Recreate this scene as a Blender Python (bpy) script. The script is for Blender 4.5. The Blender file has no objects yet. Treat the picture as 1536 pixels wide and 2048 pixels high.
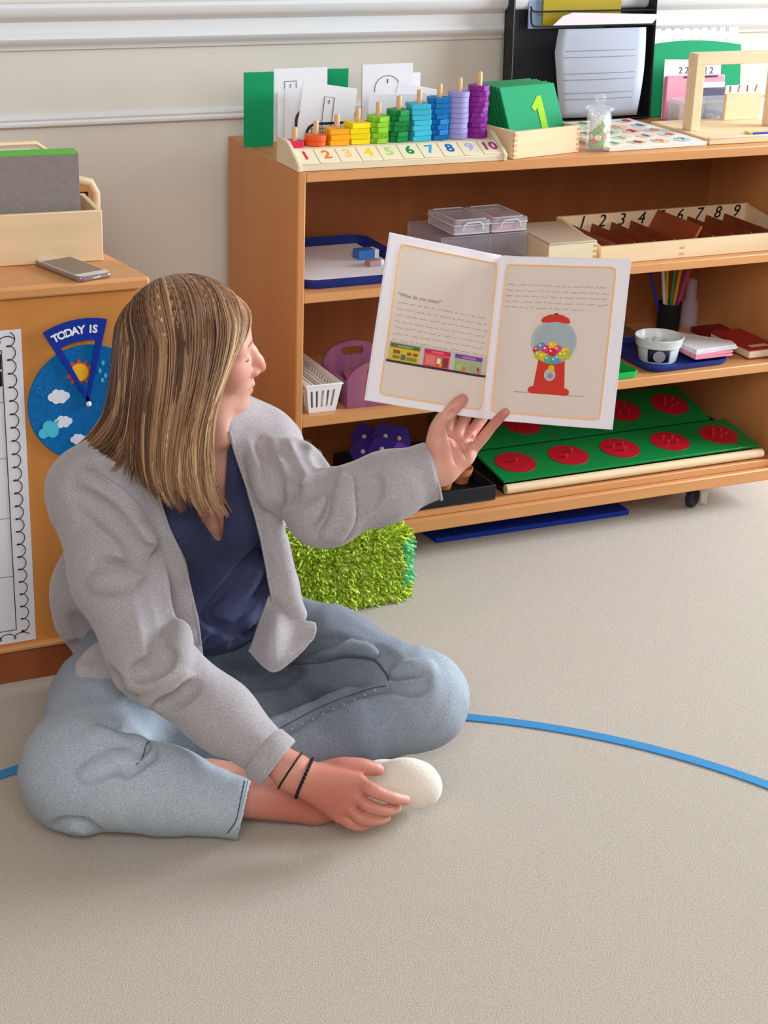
import bpy, math, random
import numpy as np
from mathutils import Vector, Matrix, Euler
PI = math.pi
random.seed(7)
S = bpy.context.scene
COL = S.collection

# ------------------------------------------------------------------ camera
CAM_H = 1.55
F_PX, PSI, TH, ROLL = 3456.68, .44473475, .39116600, .035581406
vf = np.array([math.sin(PSI)*math.cos(TH), math.cos(PSI)*math.cos(TH), -math.sin(TH)])
_r = np.array([math.cos(PSI), -math.sin(PSI), 0.]); _u = np.cross(_r, vf)
va = math.cos(ROLL)*_r + math.sin(ROLL)*_u
vb = np.cross(va, vf)
CAM = np.array([0, 0, CAM_H])
cam_data = bpy.data.cameras.new('camera'); cam = bpy.data.objects.new('camera', cam_data); COL.objects.link(cam)
cam.matrix_world = Matrix(((va[0], vb[0], -vf[0], 0), (va[1], vb[1], -vf[1], 0), (va[2], vb[2], -vf[2], CAM_H), (0, 0, 0, 1)))
cam_data.sensor_fit = 'VERTICAL'; cam_data.sensor_height = 24; cam_data.sensor_width = 18
cam_data.lens = F_PX/2048*24
cam_data.clip_start = .05
S.camera = cam
# ------------------------------------------------------------------ light
S.view_settings.view_transform = 'Standard'; S.view_settings.look = 'None'
S.view_settings.gamma = 1; S.view_settings.exposure = 0.0
S.view_settings.use_curve_mapping = False
world = bpy.data.worlds.new('world'); S.world = world; world.use_nodes = True
bg = world.node_tree.nodes['Background']
bg.inputs[0].default_value = (1.0, .92, .84, 1); bg.inputs[1].default_value = .30
def area(name, loc, aim, sx, sy, power, col):
    l = bpy.data.lights.new(name, 'AREA'); l.shape = 'RECTANGLE'; l.size = sx; l.size_y = sy; l.energy = power; l.color = col
    o = bpy.data.objects.new(name, l); COL.objects.link(o); o.location = loc
    o.rotation_euler = (Vector(aim)-Vector(loc)).to_track_quat('-Z', 'Y').to_euler()
    return o
area('window_light', (5.4, 2.35, 1.8), (1.2, 2.5, .3), 2.2, 1.8, 370, (.80, .90, 1.0))
area('fill_light_rear', (-.3, -.9, 2.7), (1.2, 2.8, .3), 2.6, 1.6, 92, (.97, .98, 1.0))  # unseen fill lamp, added high behind the camera to light front surfaces

# ------------------------------------------------------------------ pixel -> place helpers
def ray(x, y): return vf + (x-768)/F_PX*va - (y-1024)/F_PX*vb
def onz(x, y, z): d = ray(x, y); return CAM + (z-CAM_H)/d[2]*d
def ony(x, y, Y): d = ray(x, y); return CAM + Y/d[1]*d
def U(x, y, dep): return CAM + ray(x, y)*dep
def onplane(x, y, p0, n): d = ray(x, y); n = np.array(n, float); return CAM + d*((np.array(p0)-CAM) @ n)/(d @ n)

# ------------------------------------------------------------------ materials
def lin(c): return tuple((v/255/12.92 if v/255 <= .04045 else ((v/255+.055)/1.055)**2.4) for v in c)
MATS = {}
def mat(name, c, rough=.6, spec=.3, metal=0, c2=None, scale=20, stretch=(1, 1, 1), bump=0, bscale=None, detail=4, alpha=1, trans=0, ior=1.45, sheen=0, contrast=.25, sss=0, coat=0):
    if name in MATS: return MATS[name]
    m = bpy.data.materials.new(name); m.use_nodes = True; nt = m.node_tree; N = nt.nodes; L = nt.links
    b = N['Principled BSDF']; c = lin(c)
    b.inputs['Base Color'].default_value = (*c, 1); b.inputs['Roughness'].default_value = rough
    b.inputs['Specular IOR Level'].default_value = spec; b.inputs['Metallic'].default_value = metal
    b.inputs['Alpha'].default_value = alpha; b.inputs['Transmission Weight'].default_value = trans; b.inputs['IOR'].default_value = ior
    if sheen: b.inputs['Sheen Weight'].default_value = sheen; b.inputs['Sheen Roughness'].default_value = .4
    if sss: b.inputs['Subsurface Weight'].default_value = sss; b.inputs['Subsurface Radius'].default_value = (.012, .005, .003); b.inputs['Subsurface Scale'].default_value = 1
    if coat: b.inputs['Coat Weight'].default_value = coat; b.inputs['Coat Roughness'].default_value = .15
    tc = N.new('ShaderNodeTexCoord'); mp = N.new('ShaderNodeMapping'); mp.inputs['Scale'].default_value = stretch
    L.new(tc.outputs['Object'], mp.inputs[0])
    if c2 is not None:
        nz = N.new('ShaderNodeTexNoise'); nz.inputs['Scale'].default_value = scale; nz.inputs['Detail'].default_value = detail
        L.new(mp.outputs[0], nz.inputs['Vector'])
        cr = N.new('ShaderNodeValToRGB'); cr.color_ramp.elements[0].position = .5-contrast; cr.color_ramp.elements[1].position = .5+contrast
        cr.color_ramp.elements[0].color = (*c, 1); cr.color_ramp.elements[1].color = (*lin(c2), 1)
        L.new(nz.outputs[0], cr.inputs[0]); L.new(cr.outputs[0], b.inputs['Base Color'])
    if bump:
        n2 = N.new('ShaderNodeTexNoise'); n2.inputs['Scale'].default_value = bscale or scale; n2.inputs['Detail'].default_value = 3
        L.new(mp.outputs[0], n2.inputs['Vector'])
        bp = N.new('ShaderNodeBump'); bp.inputs['Strength'].default_value = 1; bp.inputs['Distance'].default_value = bump
        L.new(n2.outputs[0], bp.inputs['Height']); L.new(bp.outputs[0], b.inputs['Normal'])
    MATS[name] = m; return m
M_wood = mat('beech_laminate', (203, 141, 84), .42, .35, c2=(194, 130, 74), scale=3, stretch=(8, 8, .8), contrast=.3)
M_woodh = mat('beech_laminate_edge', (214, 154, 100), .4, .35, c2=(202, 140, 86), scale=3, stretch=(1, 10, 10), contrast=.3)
M_woodd = mat('cabinet_back_wood', (208, 140, 72), .42, .35, c2=(194, 126, 62), scale=3, stretch=(8, 8, .7), contrast=.3)
M_light = mat('pale_birch', (236, 208, 168), .5, .3, c2=(226, 194, 152), scale=5, stretch=(1, 8, 8), contrast=.3)
M_ply = mat('pale_plywood', (232, 216, 184), .5, .3, c2=(224, 206, 172), scale=6, stretch=(1, 6, 6))
M_peg = mat('beech_peg', (222, 180, 132), .5, .3)
M_brown = mat('dark_stained_wood', (140, 66, 34), .5, .3, c2=(116, 50, 26), scale=5, stretch=(1, 9, 9))
M_white = mat('white_plastic', (238, 238, 240), .35, .4)
M_paper = mat('white_paper', (236, 234, 236), .8, .1)
M_black = mat('black_metal', (28, 28, 32), .45, .4)
M_blackp = mat('black_plastic', (30, 30, 36), .5, .3)
M_ink = mat('black_ink', (30, 30, 34), .8, .1)
M_greyink = mat('grey_ink', (120, 114, 118), .8, .1)
M_green = mat('green_card', (16, 150, 96), .6, .2)
M_dgreen = mat('green_board_paint', (8, 132, 62), .35, .4)
M_lime = mat('lime_paint', (156, 200, 20), .6, .2)
M_red = mat('red_inset_paint', (196, 26, 44), .35, .4)
M_pink = mat('pink_card', (244, 160, 178), .7, .2)
M_navy = mat('blue_tray_plastic', (24, 50, 130), .35, .4)
def clear(name, c=(235, 235, 240), a=.35, r=.12):
    m = mat(name, c, r, .6, alpha=a); return m
M_clear = clear('clear_acrylic', (225, 220, 235), .14)
M_clearw = clear('clear_plastic_case', (240, 240, 246), .32)
M_glass = mat('jar_glass', (250, 252, 255), .03, .6, alpha=.14, coat=.8)

# ------------------------------------------------------------------ mesh builder
class MB:
    def __init__(s, M=None): s.v = []; s.f = []; s.M = M
    def add(s, v, f, M=None):
        M = M or s.M; o = len(s.v)
        for p in v:
            p = Vector([float(q) for q in p]); s.v.append(tuple(M @ p) if M else tuple(p))
        s.f += [tuple(i+o for i in q) for q in f]; return s
    def box(s, x0, y0, z0, x1, y1, z1, M=None):
        v = [(x, y, z) for z in (z0, z1) for y in (y0, y1) for x in (x0, x1)]
        return s.add(v, [(0, 2, 3, 1), (4, 5, 7, 6), (0, 1, 5, 4), (2, 6, 7, 3), (0, 4, 6, 2), (1, 3, 7, 5)], M)
    def cbox(s, c, d, M=None):
        return s.box(c[0]-d[0]/2, c[1]-d[1]/2, c[2]-d[2]/2, c[0]+d[0]/2, c[1]+d[1]/2, c[2]+d[2]/2, M)
    def prism(s, poly, z0, z1, M=None, top=None):
        n = len(poly); t = top or poly
        v = [(p[0], p[1], z0) for p in poly]+[(p[0], p[1], z1) for p in t]
        f = [tuple(reversed(range(n))), tuple(range(n, 2*n))]+[(i, (i+1) % n, n+(i+1) % n, n+i) for i in range(n)]
        return s.add(v, f, M)
    def lathe(s, prof, n=32, M=None, closed=False):
        v = []; f = []; k = len(prof)
        for i in range(n):
            a = 2*PI*i/n
            v += [(r*math.cos(a), r*math.sin(a), z) for r, z in prof]
        for i in range(n):
            j = (i+1) % n
            for q in range(k-1 if not closed else k):
                q2 = (q+1) % k
                f.append((i*k+q, j*k+q, j*k+q2, i*k+q2))
        if not closed:
            if prof[0][0] > 1e-6: f.append(tuple(i*k for i in reversed(range(n))))
            if prof[-1][0] > 1e-6: f.append(tuple(i*k+k-1 for i in range(n)))
        return s.add(v, f, M)
    def sphere(s, c, r, n=14, M=None, sq=(1, 1, 1)):
        v = []; f = []; h = n//2
        for j in range(h+1):
            th = PI*j/h
            for i in range(n):
                a = 2*PI*i/n; v.append((c[0]+r*sq[0]*math.sin(th)*math.cos(a), c[1]+r*sq[1]*math.sin(th)*math.sin(a), c[2]+r*sq[2]*math.cos(th)))
        for j in range(h):
            for i in range(n):
                f.append((j*n+i, (j+1)*n+i, (j+1)*n+(i+1) % n, j*n+(i+1) % n))
        return s.add(v, f, M)
    def tube(s, pts, r, n=8, closed=False, M=None):
        pts = [Vector([float(q) for q in p]) for p in pts]; k = len(pts); v = []; f = []
        rr = r if hasattr(r, '__len__') else [r]*k
        t0 = (pts[1]-pts[0]).normalized(); nrm = t0.orthogonal().normalized()
        for i, p in enumerate(pts):
            if closed: t = pts[(i+1) % k]-pts[i-1]
            else: t = pts[min(i+1, k-1)]-pts[max(i-1, 0)]
            t = t.normalized() if t.length > 1e-9 else t0
            nrm = (nrm-t*nrm.dot(t)); nrm = nrm.normalized() if nrm.length > 1e-6 else t.orthogonal().normalized()
            b = t.cross(nrm)
            v += [p+(nrm*math.cos(2*PI*q/n)+b*math.sin(2*PI*q/n))*rr[i] for q in range(n)]
        m = k if closed else k-1
        for i in range(m):
            j = (i+1) % k
            for q in range(n): f.append((i*n+q, i*n+(q+1) % n, j*n+(q+1) % n, j*n+q))
        if not closed: f += [tuple(reversed(range(n))), tuple(range((k-1)*n, k*n))]
        return s.add(v, f, M)
    def build(s, name, m, parent=None, bevel=0, smooth=True, seg=2):
        me = bpy.data.meshes.new(name); me.from_pydata(s.v, [], s.f); me.update()
        me.materials.append(m)
        o = bpy.data.objects.new(name, me); COL.objects.link(o)
        if parent: o.parent = parent
        if smooth:
            for p in me.polygons: p.use_smooth = True
            me.set_sharp_from_angle(angle=math.radians(38))
        if bevel:
            b = o.modifiers.new('bevel', 'BEVEL'); b.width = bevel; b.segments = seg; b.limit_method = 'ANGLE'; b.angle_limit = math.radians(40); b.harden_normals = False
        return o
def tag(o, label, cat, group=None):
    o['label'] = label; o['category'] = cat
    if group: o['group'] = group
    return o
def thing(name, label, cat, loc=(0, 0, 0), rz=0, group=None, rot=None):
    o = bpy.data.objects.new(name, None); COL.objects.link(o); o.location = [float(q) for q in loc]
    o.rotation_euler = rot or (0, 0, rz); o.empty_display_size = .02
    return tag(o, label, cat, group)
def struct(o): o['kind'] = 'structure'; return o
def T(x=0, y=0, z=0, rx=0, ry=0, rz=0): return Matrix.Translation((float(x), float(y), float(z))) @ Euler((rx, ry, rz)).to_matrix().to_4x4()
def frame(o, ex, ey, ez):
    ex, ey, ez = Vector(ex), Vector(ey), Vector(ez)
    return Matrix(((ex.x, ey.x, ez.x, float(o[0])), (ex.y, ey.y, ez.y, float(o[1])), (ex.z, ey.z, ez.z, float(o[2])), (0, 0, 0, 1)))
def text_mesh(txt, size, M, extrude=.0006, align='CENTER', shear=0, offset=0, space=1):
    c = bpy.data.curves.new('t', 'FONT'); c.body = txt; c.size = size; c.extrude = extrude; c.align_x = align; c.align_y = 'CENTER'; c.shear = shear; c.offset = offset; c.space_character = space; c.resolution_u = 3
    o = bpy.data.objects.new('t', c); COL.objects.link(o)
    dg = bpy.context.evaluated_depsgraph_get(); me = bpy.data.meshes.new_from_object(o.evaluated_get(dg))
    mb = MB(); mb.add([v.co for v in me.vertices], [tuple(p.vertices) for p in me.polygons], M)
    bpy.data.objects.remove(o); bpy.data.curves.remove(c); bpy.data.meshes.remove(me)
    return mb
def merge(*mbs):
    r = MB()
    for m in mbs: r.add(m.v, m.f)
    return r
def rrect(w, h, r, n=5, cx=0, cy=0):
    o = []
    for (sx, sy, a0) in ((1, 1, 0), (-1, 1, PI/2), (-1, -1, PI), (1, -1, 1.5*PI)):
        for i in range(n+1):
            a = a0+PI/2*i/n; o.append((cx+sx*(w/2-r)+r*math.cos(a), cy+sy*(h/2-r)+r*math.sin(a)))
    return o
def ngon(n, r, a0=0, sx=1, sy=1): return [(sx*r*math.cos(a0+2*PI*i/n), sy*r*math.sin(a0+2*PI*i/n)) for i in range(n)]
def catmull(pts, n):
    P = [np.array(p, float) for p in pts]; P = [2*P[0]-P[1]]+P+[2*P[-1]-P[-2]]; o = []
    m = len(P)-3
    for k in range(n):
        t = k/(n-1)*m; i = min(int(t), m-1); u = t-i; a, b, c, d = P[i:i+4]
        o.append(.5*((2*b)+(-a+c)*u+(2*a-5*b+4*c-d)*u*u+(-a+3*b-3*c+d)*u**3))
    return o

# ------------------------------------------------------------------ room
WY = 3.56
carpet = mat('beige_carpet', (178, 162, 146), .95, .05, c2=(214, 202, 188), scale=420, detail=4, bump=.0026, bscale=520, contrast=.2, sheen=.15)
nt = carpet.node_tree
n3 = nt.nodes.new('ShaderNodeTexNoise'); n3.inputs['Scale'].default_value = 2.4; n3.inputs['Detail'].default_value = 3
hs = nt.nodes.new('ShaderNodeMix'); hs.data_type = 'RGBA'; hs.blend_type = 'MULTIPLY'; hs.inputs[0].default_value = .35
src = nt.nodes['Principled BSDF'].inputs['Base Color'].links[0].from_socket
nt.links.new(src, hs.inputs[6]); rr_ = nt.nodes.new('ShaderNodeValToRGB'); rr_.color_ramp.elements[0].color = (.80, .79, .78, 1); rr_.color_ramp.elements[0].position = .35; rr_.color_ramp.elements[1].position = .65
nt.links.new(n3.outputs[0], rr_.inputs[0]); nt.links.new(rr_.outputs[0], hs.inputs[7]); nt.links.new(hs.outputs[2], nt.nodes['Principled BSDF'].inputs['Base Color'])
fl = MB()
fl.box(-3, -1.5, -.05, 4.8, WY+.1, 0)
struct(fl.build('floor', carpet))
M_wall = mat('painted_wall', (214, 208, 196), .7, .2, bump=.00012, bscale=220)
M_trim = mat('white_trim_paint', (222, 221, 220), .45, .3)
struct(MB().box(-3, WY, 0, 4.8, WY+.1, 2.6).build('wall_back', M_wall))
def profile_x(prof, x0, x1):     # extrude a (depth, z) profile along the wall
    n = len(prof); v = [(x, WY-d, z) for x in (x0, x1) for d, z in prof]
    return MB().add(v, [(i, i+1, n+i+1, n+i) for i in range(n-1)]+[(0, n, 2*n-1, n-1)]+[tuple(range(n)), tuple(reversed(range(n, 2*n)))])
struct(profile_x([(0, 1.055), (.008, 1.056), (.010, 1.062), (.014, 1.066), (.026, 1.072), (.030, 1.080), (.026, 1.088), (.020, 1.092), (.018, 1.112), (.026, 1.117), (.036, 1.122), (.044, 1.130), (.046, 1.143), (.040, 1.150), (0, 1.150)], -3, 4.8).build('trim_1', M_trim))
struct(profile_x([(0, .899), (.006, .9), (.012, .904), (.013, .909), (.009, .913), (.012, .918), (.011, .923), (.004, .926), (0, .927)], -3, 4.8).build('trim_2', M_trim))
struct(profile_x([(0, 0), (.014, 0), (.014, .09), (.006, .105), (0, .107)], -3, 4.8).build('baseboard_back', M_trim))

# blue tape arc on the carpet
a_, b_, c_ = [onz(*q, 0)[:2] for q in ((0, 1552), (920, 1435), (1536, 1572))]
def circ(p, q, r):
    A = np.array([q-p, r-p])*2; bb = np.array([q@q-p@p, r@r-p@p]); c = np.linalg.solve(A, bb); return c, np.linalg.norm(c-p)
cc, cr_ = circ(a_, b_, c_)
a0 = math.atan2(*(a_-cc)[::-1]); a1 = math.atan2(*(c_-cc)[::-1])
tp = MB(); n = 96; v = []; f = []
for i in range(n+1):
    a = a0+.5+(a1-a0-1.0)*i/n
    for rr in (cr_-.0115, cr_+.0115):
        for z in (.0004, .0028): v.append((cc[0]+rr*math.cos(a), cc[1]+rr*math.sin(a), z))
for i in range(n):
    o = i*4; f += [(o+1, o+3, o+7, o+5), (o, o+1, o+5, o+4), (o+3, o+2, o+6, o+7)]
tp.add(v, f)
tag(tp.build('floor_tape', mat('blue_tape', (62, 136, 188), .6, .2, bump=.001, bscale=200)), 'curved blue tape line stuck on the beige carpet', 'tape')

# ------------------------------------------------------------------ main shelf
XL, XR, YF, YB = 1.274, 2.542, 3.115, 3.517
ZT, Z2, Z3, Z4 = .872, .626, .363, .114
sh = thing('shelf_unit', 'long low open wooden shelf unit on casters against the wall', 'shelf', (XL, YF, 0))
W = XR-XL; D = YB-YF
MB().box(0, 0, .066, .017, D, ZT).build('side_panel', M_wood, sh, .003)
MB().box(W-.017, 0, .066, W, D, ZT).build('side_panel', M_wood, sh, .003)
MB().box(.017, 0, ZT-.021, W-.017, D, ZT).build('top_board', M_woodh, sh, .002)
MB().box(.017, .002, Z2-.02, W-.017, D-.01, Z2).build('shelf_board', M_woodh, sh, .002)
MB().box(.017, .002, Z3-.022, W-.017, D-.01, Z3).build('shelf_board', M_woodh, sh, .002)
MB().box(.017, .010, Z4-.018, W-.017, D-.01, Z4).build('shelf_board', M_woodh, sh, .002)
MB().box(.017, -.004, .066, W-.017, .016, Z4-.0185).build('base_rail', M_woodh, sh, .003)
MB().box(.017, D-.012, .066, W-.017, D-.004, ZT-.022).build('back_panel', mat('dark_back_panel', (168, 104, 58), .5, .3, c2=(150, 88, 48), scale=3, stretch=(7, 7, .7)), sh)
for cx, cy in ((.055, .05), (1.066, .040), (.055, D-.06), (W-.09, D-.06)):
    w = MB().lathe([(0, -.009), (.022, -.009), (.0255, -.006), (.0255, .006), (.022, .009), (0, .009)], 24, T(cx-.012, cy+.012, .0265, PI/2, 0, .5)).build('caster', mat('caster_rubber', (36, 38, 46), .5, .3), sh)
    MB().prism([(-.008, -.012), (.010, -.012), (.024, .040), (-.012, .040)], -.007, .007, T(cx+.010, cy-.004, .026, PI/2, 0, .9)).build('caster_fork', mat('zinc_bracket', (196, 190, 172), .4, .5, .2), w, .001)

# ------------------------------------------------------------------ left cabinet
YC = 2.868
cab = thing('storage_cabinet', 'low wooden cabinet with its back to the room at the left edge', 'cabinet', (0.2, YC, 0))
MB().prism([(-.6, 0), (.694, 0), (.60, .66), (-.6, .66)], .735, .757).build('cabinet_top', M_woodh, cab, .006, seg=3)
MB().prism([(-.58, .012), (.672, .012), (.58, .65), (-.58, .65)], .074, .735).build('cabinet_body', M_woodd, cab)
MB().prism([(-.59, -.002), (.680, -.002), (.585, .655), (-.59, .655)], .066, .0745).build('ledge', M_woodh, cab, .002)
MB().prism([(-.57, .006), (.66, .006), (.57, .64), (-.57, .64)], 0, .066).build('plinth', mat('plinth_wood', (150, 82, 46), .45, .3, c2=(132, 70, 38), scale=3, stretch=(8, 8, 1)), cab)

# ------------------------------------------------------------------ on the shelf top
e = .0006
# green boards standing behind the card file
gb = MB(); gb.box(-.001, -.0015, 0, .064, .0015, .152)
o = gb.build('green_board', M_green, None, .0008); o.location = (1.262, 3.384, ZT+e); tag(o, 'upright plain green board at the left end of the shelf top', 'board')
q0 = ony(600, 137, 3.47); q1 = ony(697, 137, 3.47); o = MB().box(0, -.0015, 0, q1[0]-q0[0], .0015, q1[2]-ZT).build('green_board', M_green, None, .0008); o.location = (float(q0[0]), 3.470, ZT+e); tag(o, 'upright green board peeping out behind the left white cards', 'board')
# wire mesh card file
fx0, fy0 = 1.350, 3.262
cf = thing('card_file', 'black wire mesh card file behind the counting board', 'file holder', (fx0, fy0, ZT+.003))
def hoop(w, h, y, r=.022, x0=0):
    p = [(x0, y, 0)]+[(x0+r-r*math.cos(t), y, h-r+r*math.sin(t)) for t in np.linspace(0, PI/2, 6)]+[(x0+w-r+r*math.sin(t), y, h-r+r*math.cos(t)) for t in np.linspace(0, PI/2, 6)]+[(x0+w, y, 0)]
    return p
for y, h in ((0, .062), (.055, .082), (.11, .100)):
    MB().tube(hoop(.36, h, y) if y == 0 else hoop(.36, h, y)[:7]+[(.045, y, h)], .0028, 8).build('wire_frame', M_black, cf)
MB().tube([(0, 0, 0), (.36, 0, 0), (.36, .11, 0), (0, .11, 0)], .0028, 8, True).build('base_wire', M_black, cf)
ms = MB()
for i in range(45):
    x = .008*i+.004
    if x < .356: ms.cbox((x, 0, .030), (.0012, .0008, .056))
for i in range(7): ms.cbox((.18, 0, .004+.008*i), (.355, .0008, .0012))
ms.build('mesh_panel', M_black, cf)
# white cards standing in the file
def card(x, y, w, h, lean=0, roll=0, name='card', label='', group=None, th=.0016, z0=ZT+.007, m=M_paper):
    t = thing(name, label, 'card', (x, y, z0), group=group, rot=(lean, roll, 0))
    MB().box(0, 0, 0, w, th, h).build('sheet', m, t, .0003)
    return t
def pcard(x0, x1, y1, Y, label, lean=-.05, roll=0, z0=ZT+.007, th=.0016):
    p = ony(x0, y1, Y); q = ony(x1, y1, Y); h = float(p[2])-z0
    return card(float(p[0])-math.sin(roll)*h, Y, float(q[0]-p[0]), h, lean, roll, label=label, z0=z0, th=th), float(q[0]-p[0]), h
def outline(pts, r, M, closed=True): return MB().tube(pts, r, 5, closed, M)
c, w, h = pcard(549, 656, 138, 3.395, 'tall white card with a small numbered box, standing at the back left of the file', -.02)
merge(MB().tube([(w*.20, -.0004, h-.048), (w*.20, -.0004, h-.026), (w*.42, -.0004, h-.026), (w*.42, -.0004, h-.048)], .0006, 4), text_mesh('1', .011, T(w*.31, -.0003, h-.036, PI/2))).build('print', M_ink, c, smooth=False)
pcard(556, 650, 184, 3.385, 'plain white card at the left end of the card file', -.02, th=.003)
pcard(570, 640, 178, 3.350, 'plain white card half hidden behind the sloping numbered card', -.02, th=.002)
c, w, h = pcard(612, 722, 162, 3.300, 'large white card with a tall outlined shape, leaning right in front of the file', -.10, .16, ZT+.012, .002)
merge(MB().tube([(w*.42, -.0006, .02), (w*.42, -.0006, h-.024), (w*.60, -.0006, h-.024), (w*.60, -.0006, .02)], .0006, 4), text_mesh('1', .012, T(w*.51, -.0004, h-.034, PI/2))).build('print', M_ink, c, smooth=False)
c, w, h = pcard(727, 828, 130, 3.395, 'tallest white card with a large rounded outline, at the back right of the file', -.03, 0, ZT+.007, .006)
merge(MB().tube([(w*.5+.030*math.cos(a), -.0004, h-.052+.028*math.sin(a)) for a in np.linspace(-.3, PI+.2, 24)], .0006, 4), text_mesh('1', .013, T(w*.5, -.0004, h-.036, PI/2, 0, 0))).build('print', M_ink, c, smooth=False)
c, w, h = pcard(800, 888, 163, 3.345, 'white card with a slanting outlined bar, tilted over the right cards', -.08, .20, ZT+.03, .004)
merge(MB().tube([(w*.5, -.0005, h-.075), (w*.62, -.0005, h-.012), (w*.80, -.0005, h-.016), (w*.68, -.0005, h-.08)], .0006, 4, True), text_mesh('1', .012, T(w*.68, -.0004, h-.024, PI/2, 0, 0))).build('print', M_ink, c, smooth=False)
pcard(740, 868, 190, 3.318, 'white card leaning low at the front right of the file', -.08, .02, th=.003)
pcard(760, 842, 148, 3.415, 'white card edge showing behind the tallest card', -.02, 0, th=.003)

# counting board
BX, BW = 1.272, .462
pb = thing('counting_board', 'long pale wooden counting board with ten pegs and coloured numerals', 'counting toy', (BX, 3.118, ZT+e), rz=-.004)
base = MB(); prof = [(0, 0), (0, .012), (.048, .034), (.106, .034), (.106, 0)]
v = [(x, y, z) for x in (.008, BW-.008) for y, z in prof]; k = 5
base.add(v, [(i, (i+1) % k, k+(i+1) % k, k+i) for i in range(k)]+[tuple(reversed(range(k))), tuple(range(k, 2*k))]); base.build('base', M_ply, pb, .001)
ep = [(-.004, 0), (-.006, .012), (.004, .020), (.044, .043), (.060, .050), (.108, .050), (.110, .046), (.110, 0)]
for x0 in (0, BW-.008):
    v = [(x, y, z) for x in (x0, x0+.008) for y, z in ep]; k = len(ep)
    MB().add(v, [(i, (i+1) % k, k+(i+1) % k, k+i) for i in range(k)]+[tuple(reversed(range(k))), tuple(range(k, 2*k))]).build('end_plate', M_ply, pb, .0015)
RC = [('red', (226, 40, 90), 'five-sided'), ('orange-red', (238, 92, 36), 'round'), ('orange', (250, 172, 20), 'square'), ('yellow', (244, 218, 10), 'square'), ('lime green', (140, 200, 50), 'notched'),
      ('dark green', (20, 138, 66), 'notched'), ('turquoise', (60, 184, 210), 'square'), ('blue', (16, 118, 190), 'notched'), ('lavender', (160, 154, 210), 'round'), ('purple', (134, 34, 140), 'eight-sided')]
ORD = ['bottom', 'second', 'third', 'fourth', 'fifth', 'sixth', 'seventh', 'eighth', 'ninth', 'top']
sl = math.atan2(.022, .048); nl = math.hypot(.022, .048)
numc = [(222, 30, 70), (240, 120, 50), (238, 200, 120), (240, 214, 20), (170, 214, 130), (20, 140, 80), (70, 170, 214), (10, 110, 180), (176, 180, 226), (176, 50, 130)]
def cross_poly(r, k): # notched ring outline
    o = []
    for i in range(4):
        a = PI/2*i
        for (px, py) in ((r, -r*k), (r, r*k), (r*k*1.0, r*k*1.0)):
            o.append((px*math.cos(a)-py*math.sin(a), px*math.sin(a)+py*math.cos(a)))
    return o
for i in range(10):
    cname, cc_, shp = RC[i]; m = mat('ring_paint_'+cname.replace(' ', '_').replace('-', '_'), cc_, .5, .3)
    px = .0275+i*.0452; py = .082
    MB().lathe([(0, .034), (.0055, .034), (.0055, .052+.0106*(i+1)+.006), (.0045, .054+.0106*(i+1)+.007), (0, .055+.0106*(i+1)+.007)], 14, T(px, py, 0)).build('peg', M_peg, pb)
    tl = MB().box(-.0215, .002, 0, .0215, nl*.93, .002, T(px, 0, .0122, sl)).build('number_tile', mat('number_tile_wood', (240, 224, 190), .5, .3), pb, .0005)
    text_mesh(str(i+1), .036, T(px, .026*math.cos(sl)+.001, .0142+.0265*math.sin(sl), sl), .0006, offset=.0012).build('numeral', mat('numeral_paint_%s' % cname.replace(' ', '_').replace('-', '_'), numc[i], .5, .3), tl, smooth=False)
    r = .0205
    for j in range(i+1):
        rz = random.uniform(-.35, .35)
        if shp == 'round': poly = ngon(28, .0225)
        elif shp == 'square': poly = [(-r, -r), (r, -r), (r, r), (-r, r)]; rz *= .35
        elif shp == 'five-sided': poly = ngon(5, .0245, .3)
        elif shp == 'eight-sided': poly = ngon(8, .0225, .39); rz *= 2
        else: poly = cross_poly(.0215, .55)
        ring = MB().prism(poly, .0002, .0104)
        name = 'bottom' if j == 0 else ('top' if j == i else ORD[j])
        lab = f'{cname} {shp} counting ring, the only one on the first peg' if i == 0 else (f'{cname} {shp} counting ring at the {name} of its stack' if j in (0, i) else f'{cname} {shp} counting ring, {name} from the bottom of its stack')
        o = ring.build('counting_ring', m, None, .0008)
        o.location = (BX+px+random.uniform(-.0012, .0012), 3.118+py+random.uniform(-.001, .001), ZT+.0346+e+.0106*j); o.rotation_euler = (0, 0, rz)
        tag(o, lab, 'counting ring', f'{cname} rings on the counting board')

# box of sandpaper numeral boards
nb = thing('wooden_box', 'small open birch box holding the green number boards', 'box', (1.753, 3.120, ZT+e), rz=.20)
bw, bd, bh = .180, .165, .056
fr = MB(); fr.box(0, 0, 0, bw, .008, bh)
fr.build('front_panel', M_light, nb, .0008)
MB().box(0, bd-.008, 0, bw, bd, bh).build('rear_panel', M_light, nb, .0008)
for x in (0, bw-.008):
    MB().box(x, .008, 0, x+.008, bd-.008, bh).build('side_panel', M_light, nb, .0008)
MB().box(.008, .008, 0, bw-.008, bd-.008, .005).build('bottom', M_light, nb)
jt = MB()
for i in range(5):
    for x in (-.0003, bw-.0075): jt.box(x, -.0003, .004+.0105*i, x+.0078, .004, .0092+.0105*i)
jt.build('finger_joints', mat('end_grain', (206, 160, 112), .6, .2), nb)
bm = nb.matrix_world if False else T(1.753, 3.120, ZT+e, 0, 0, .20)
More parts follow.
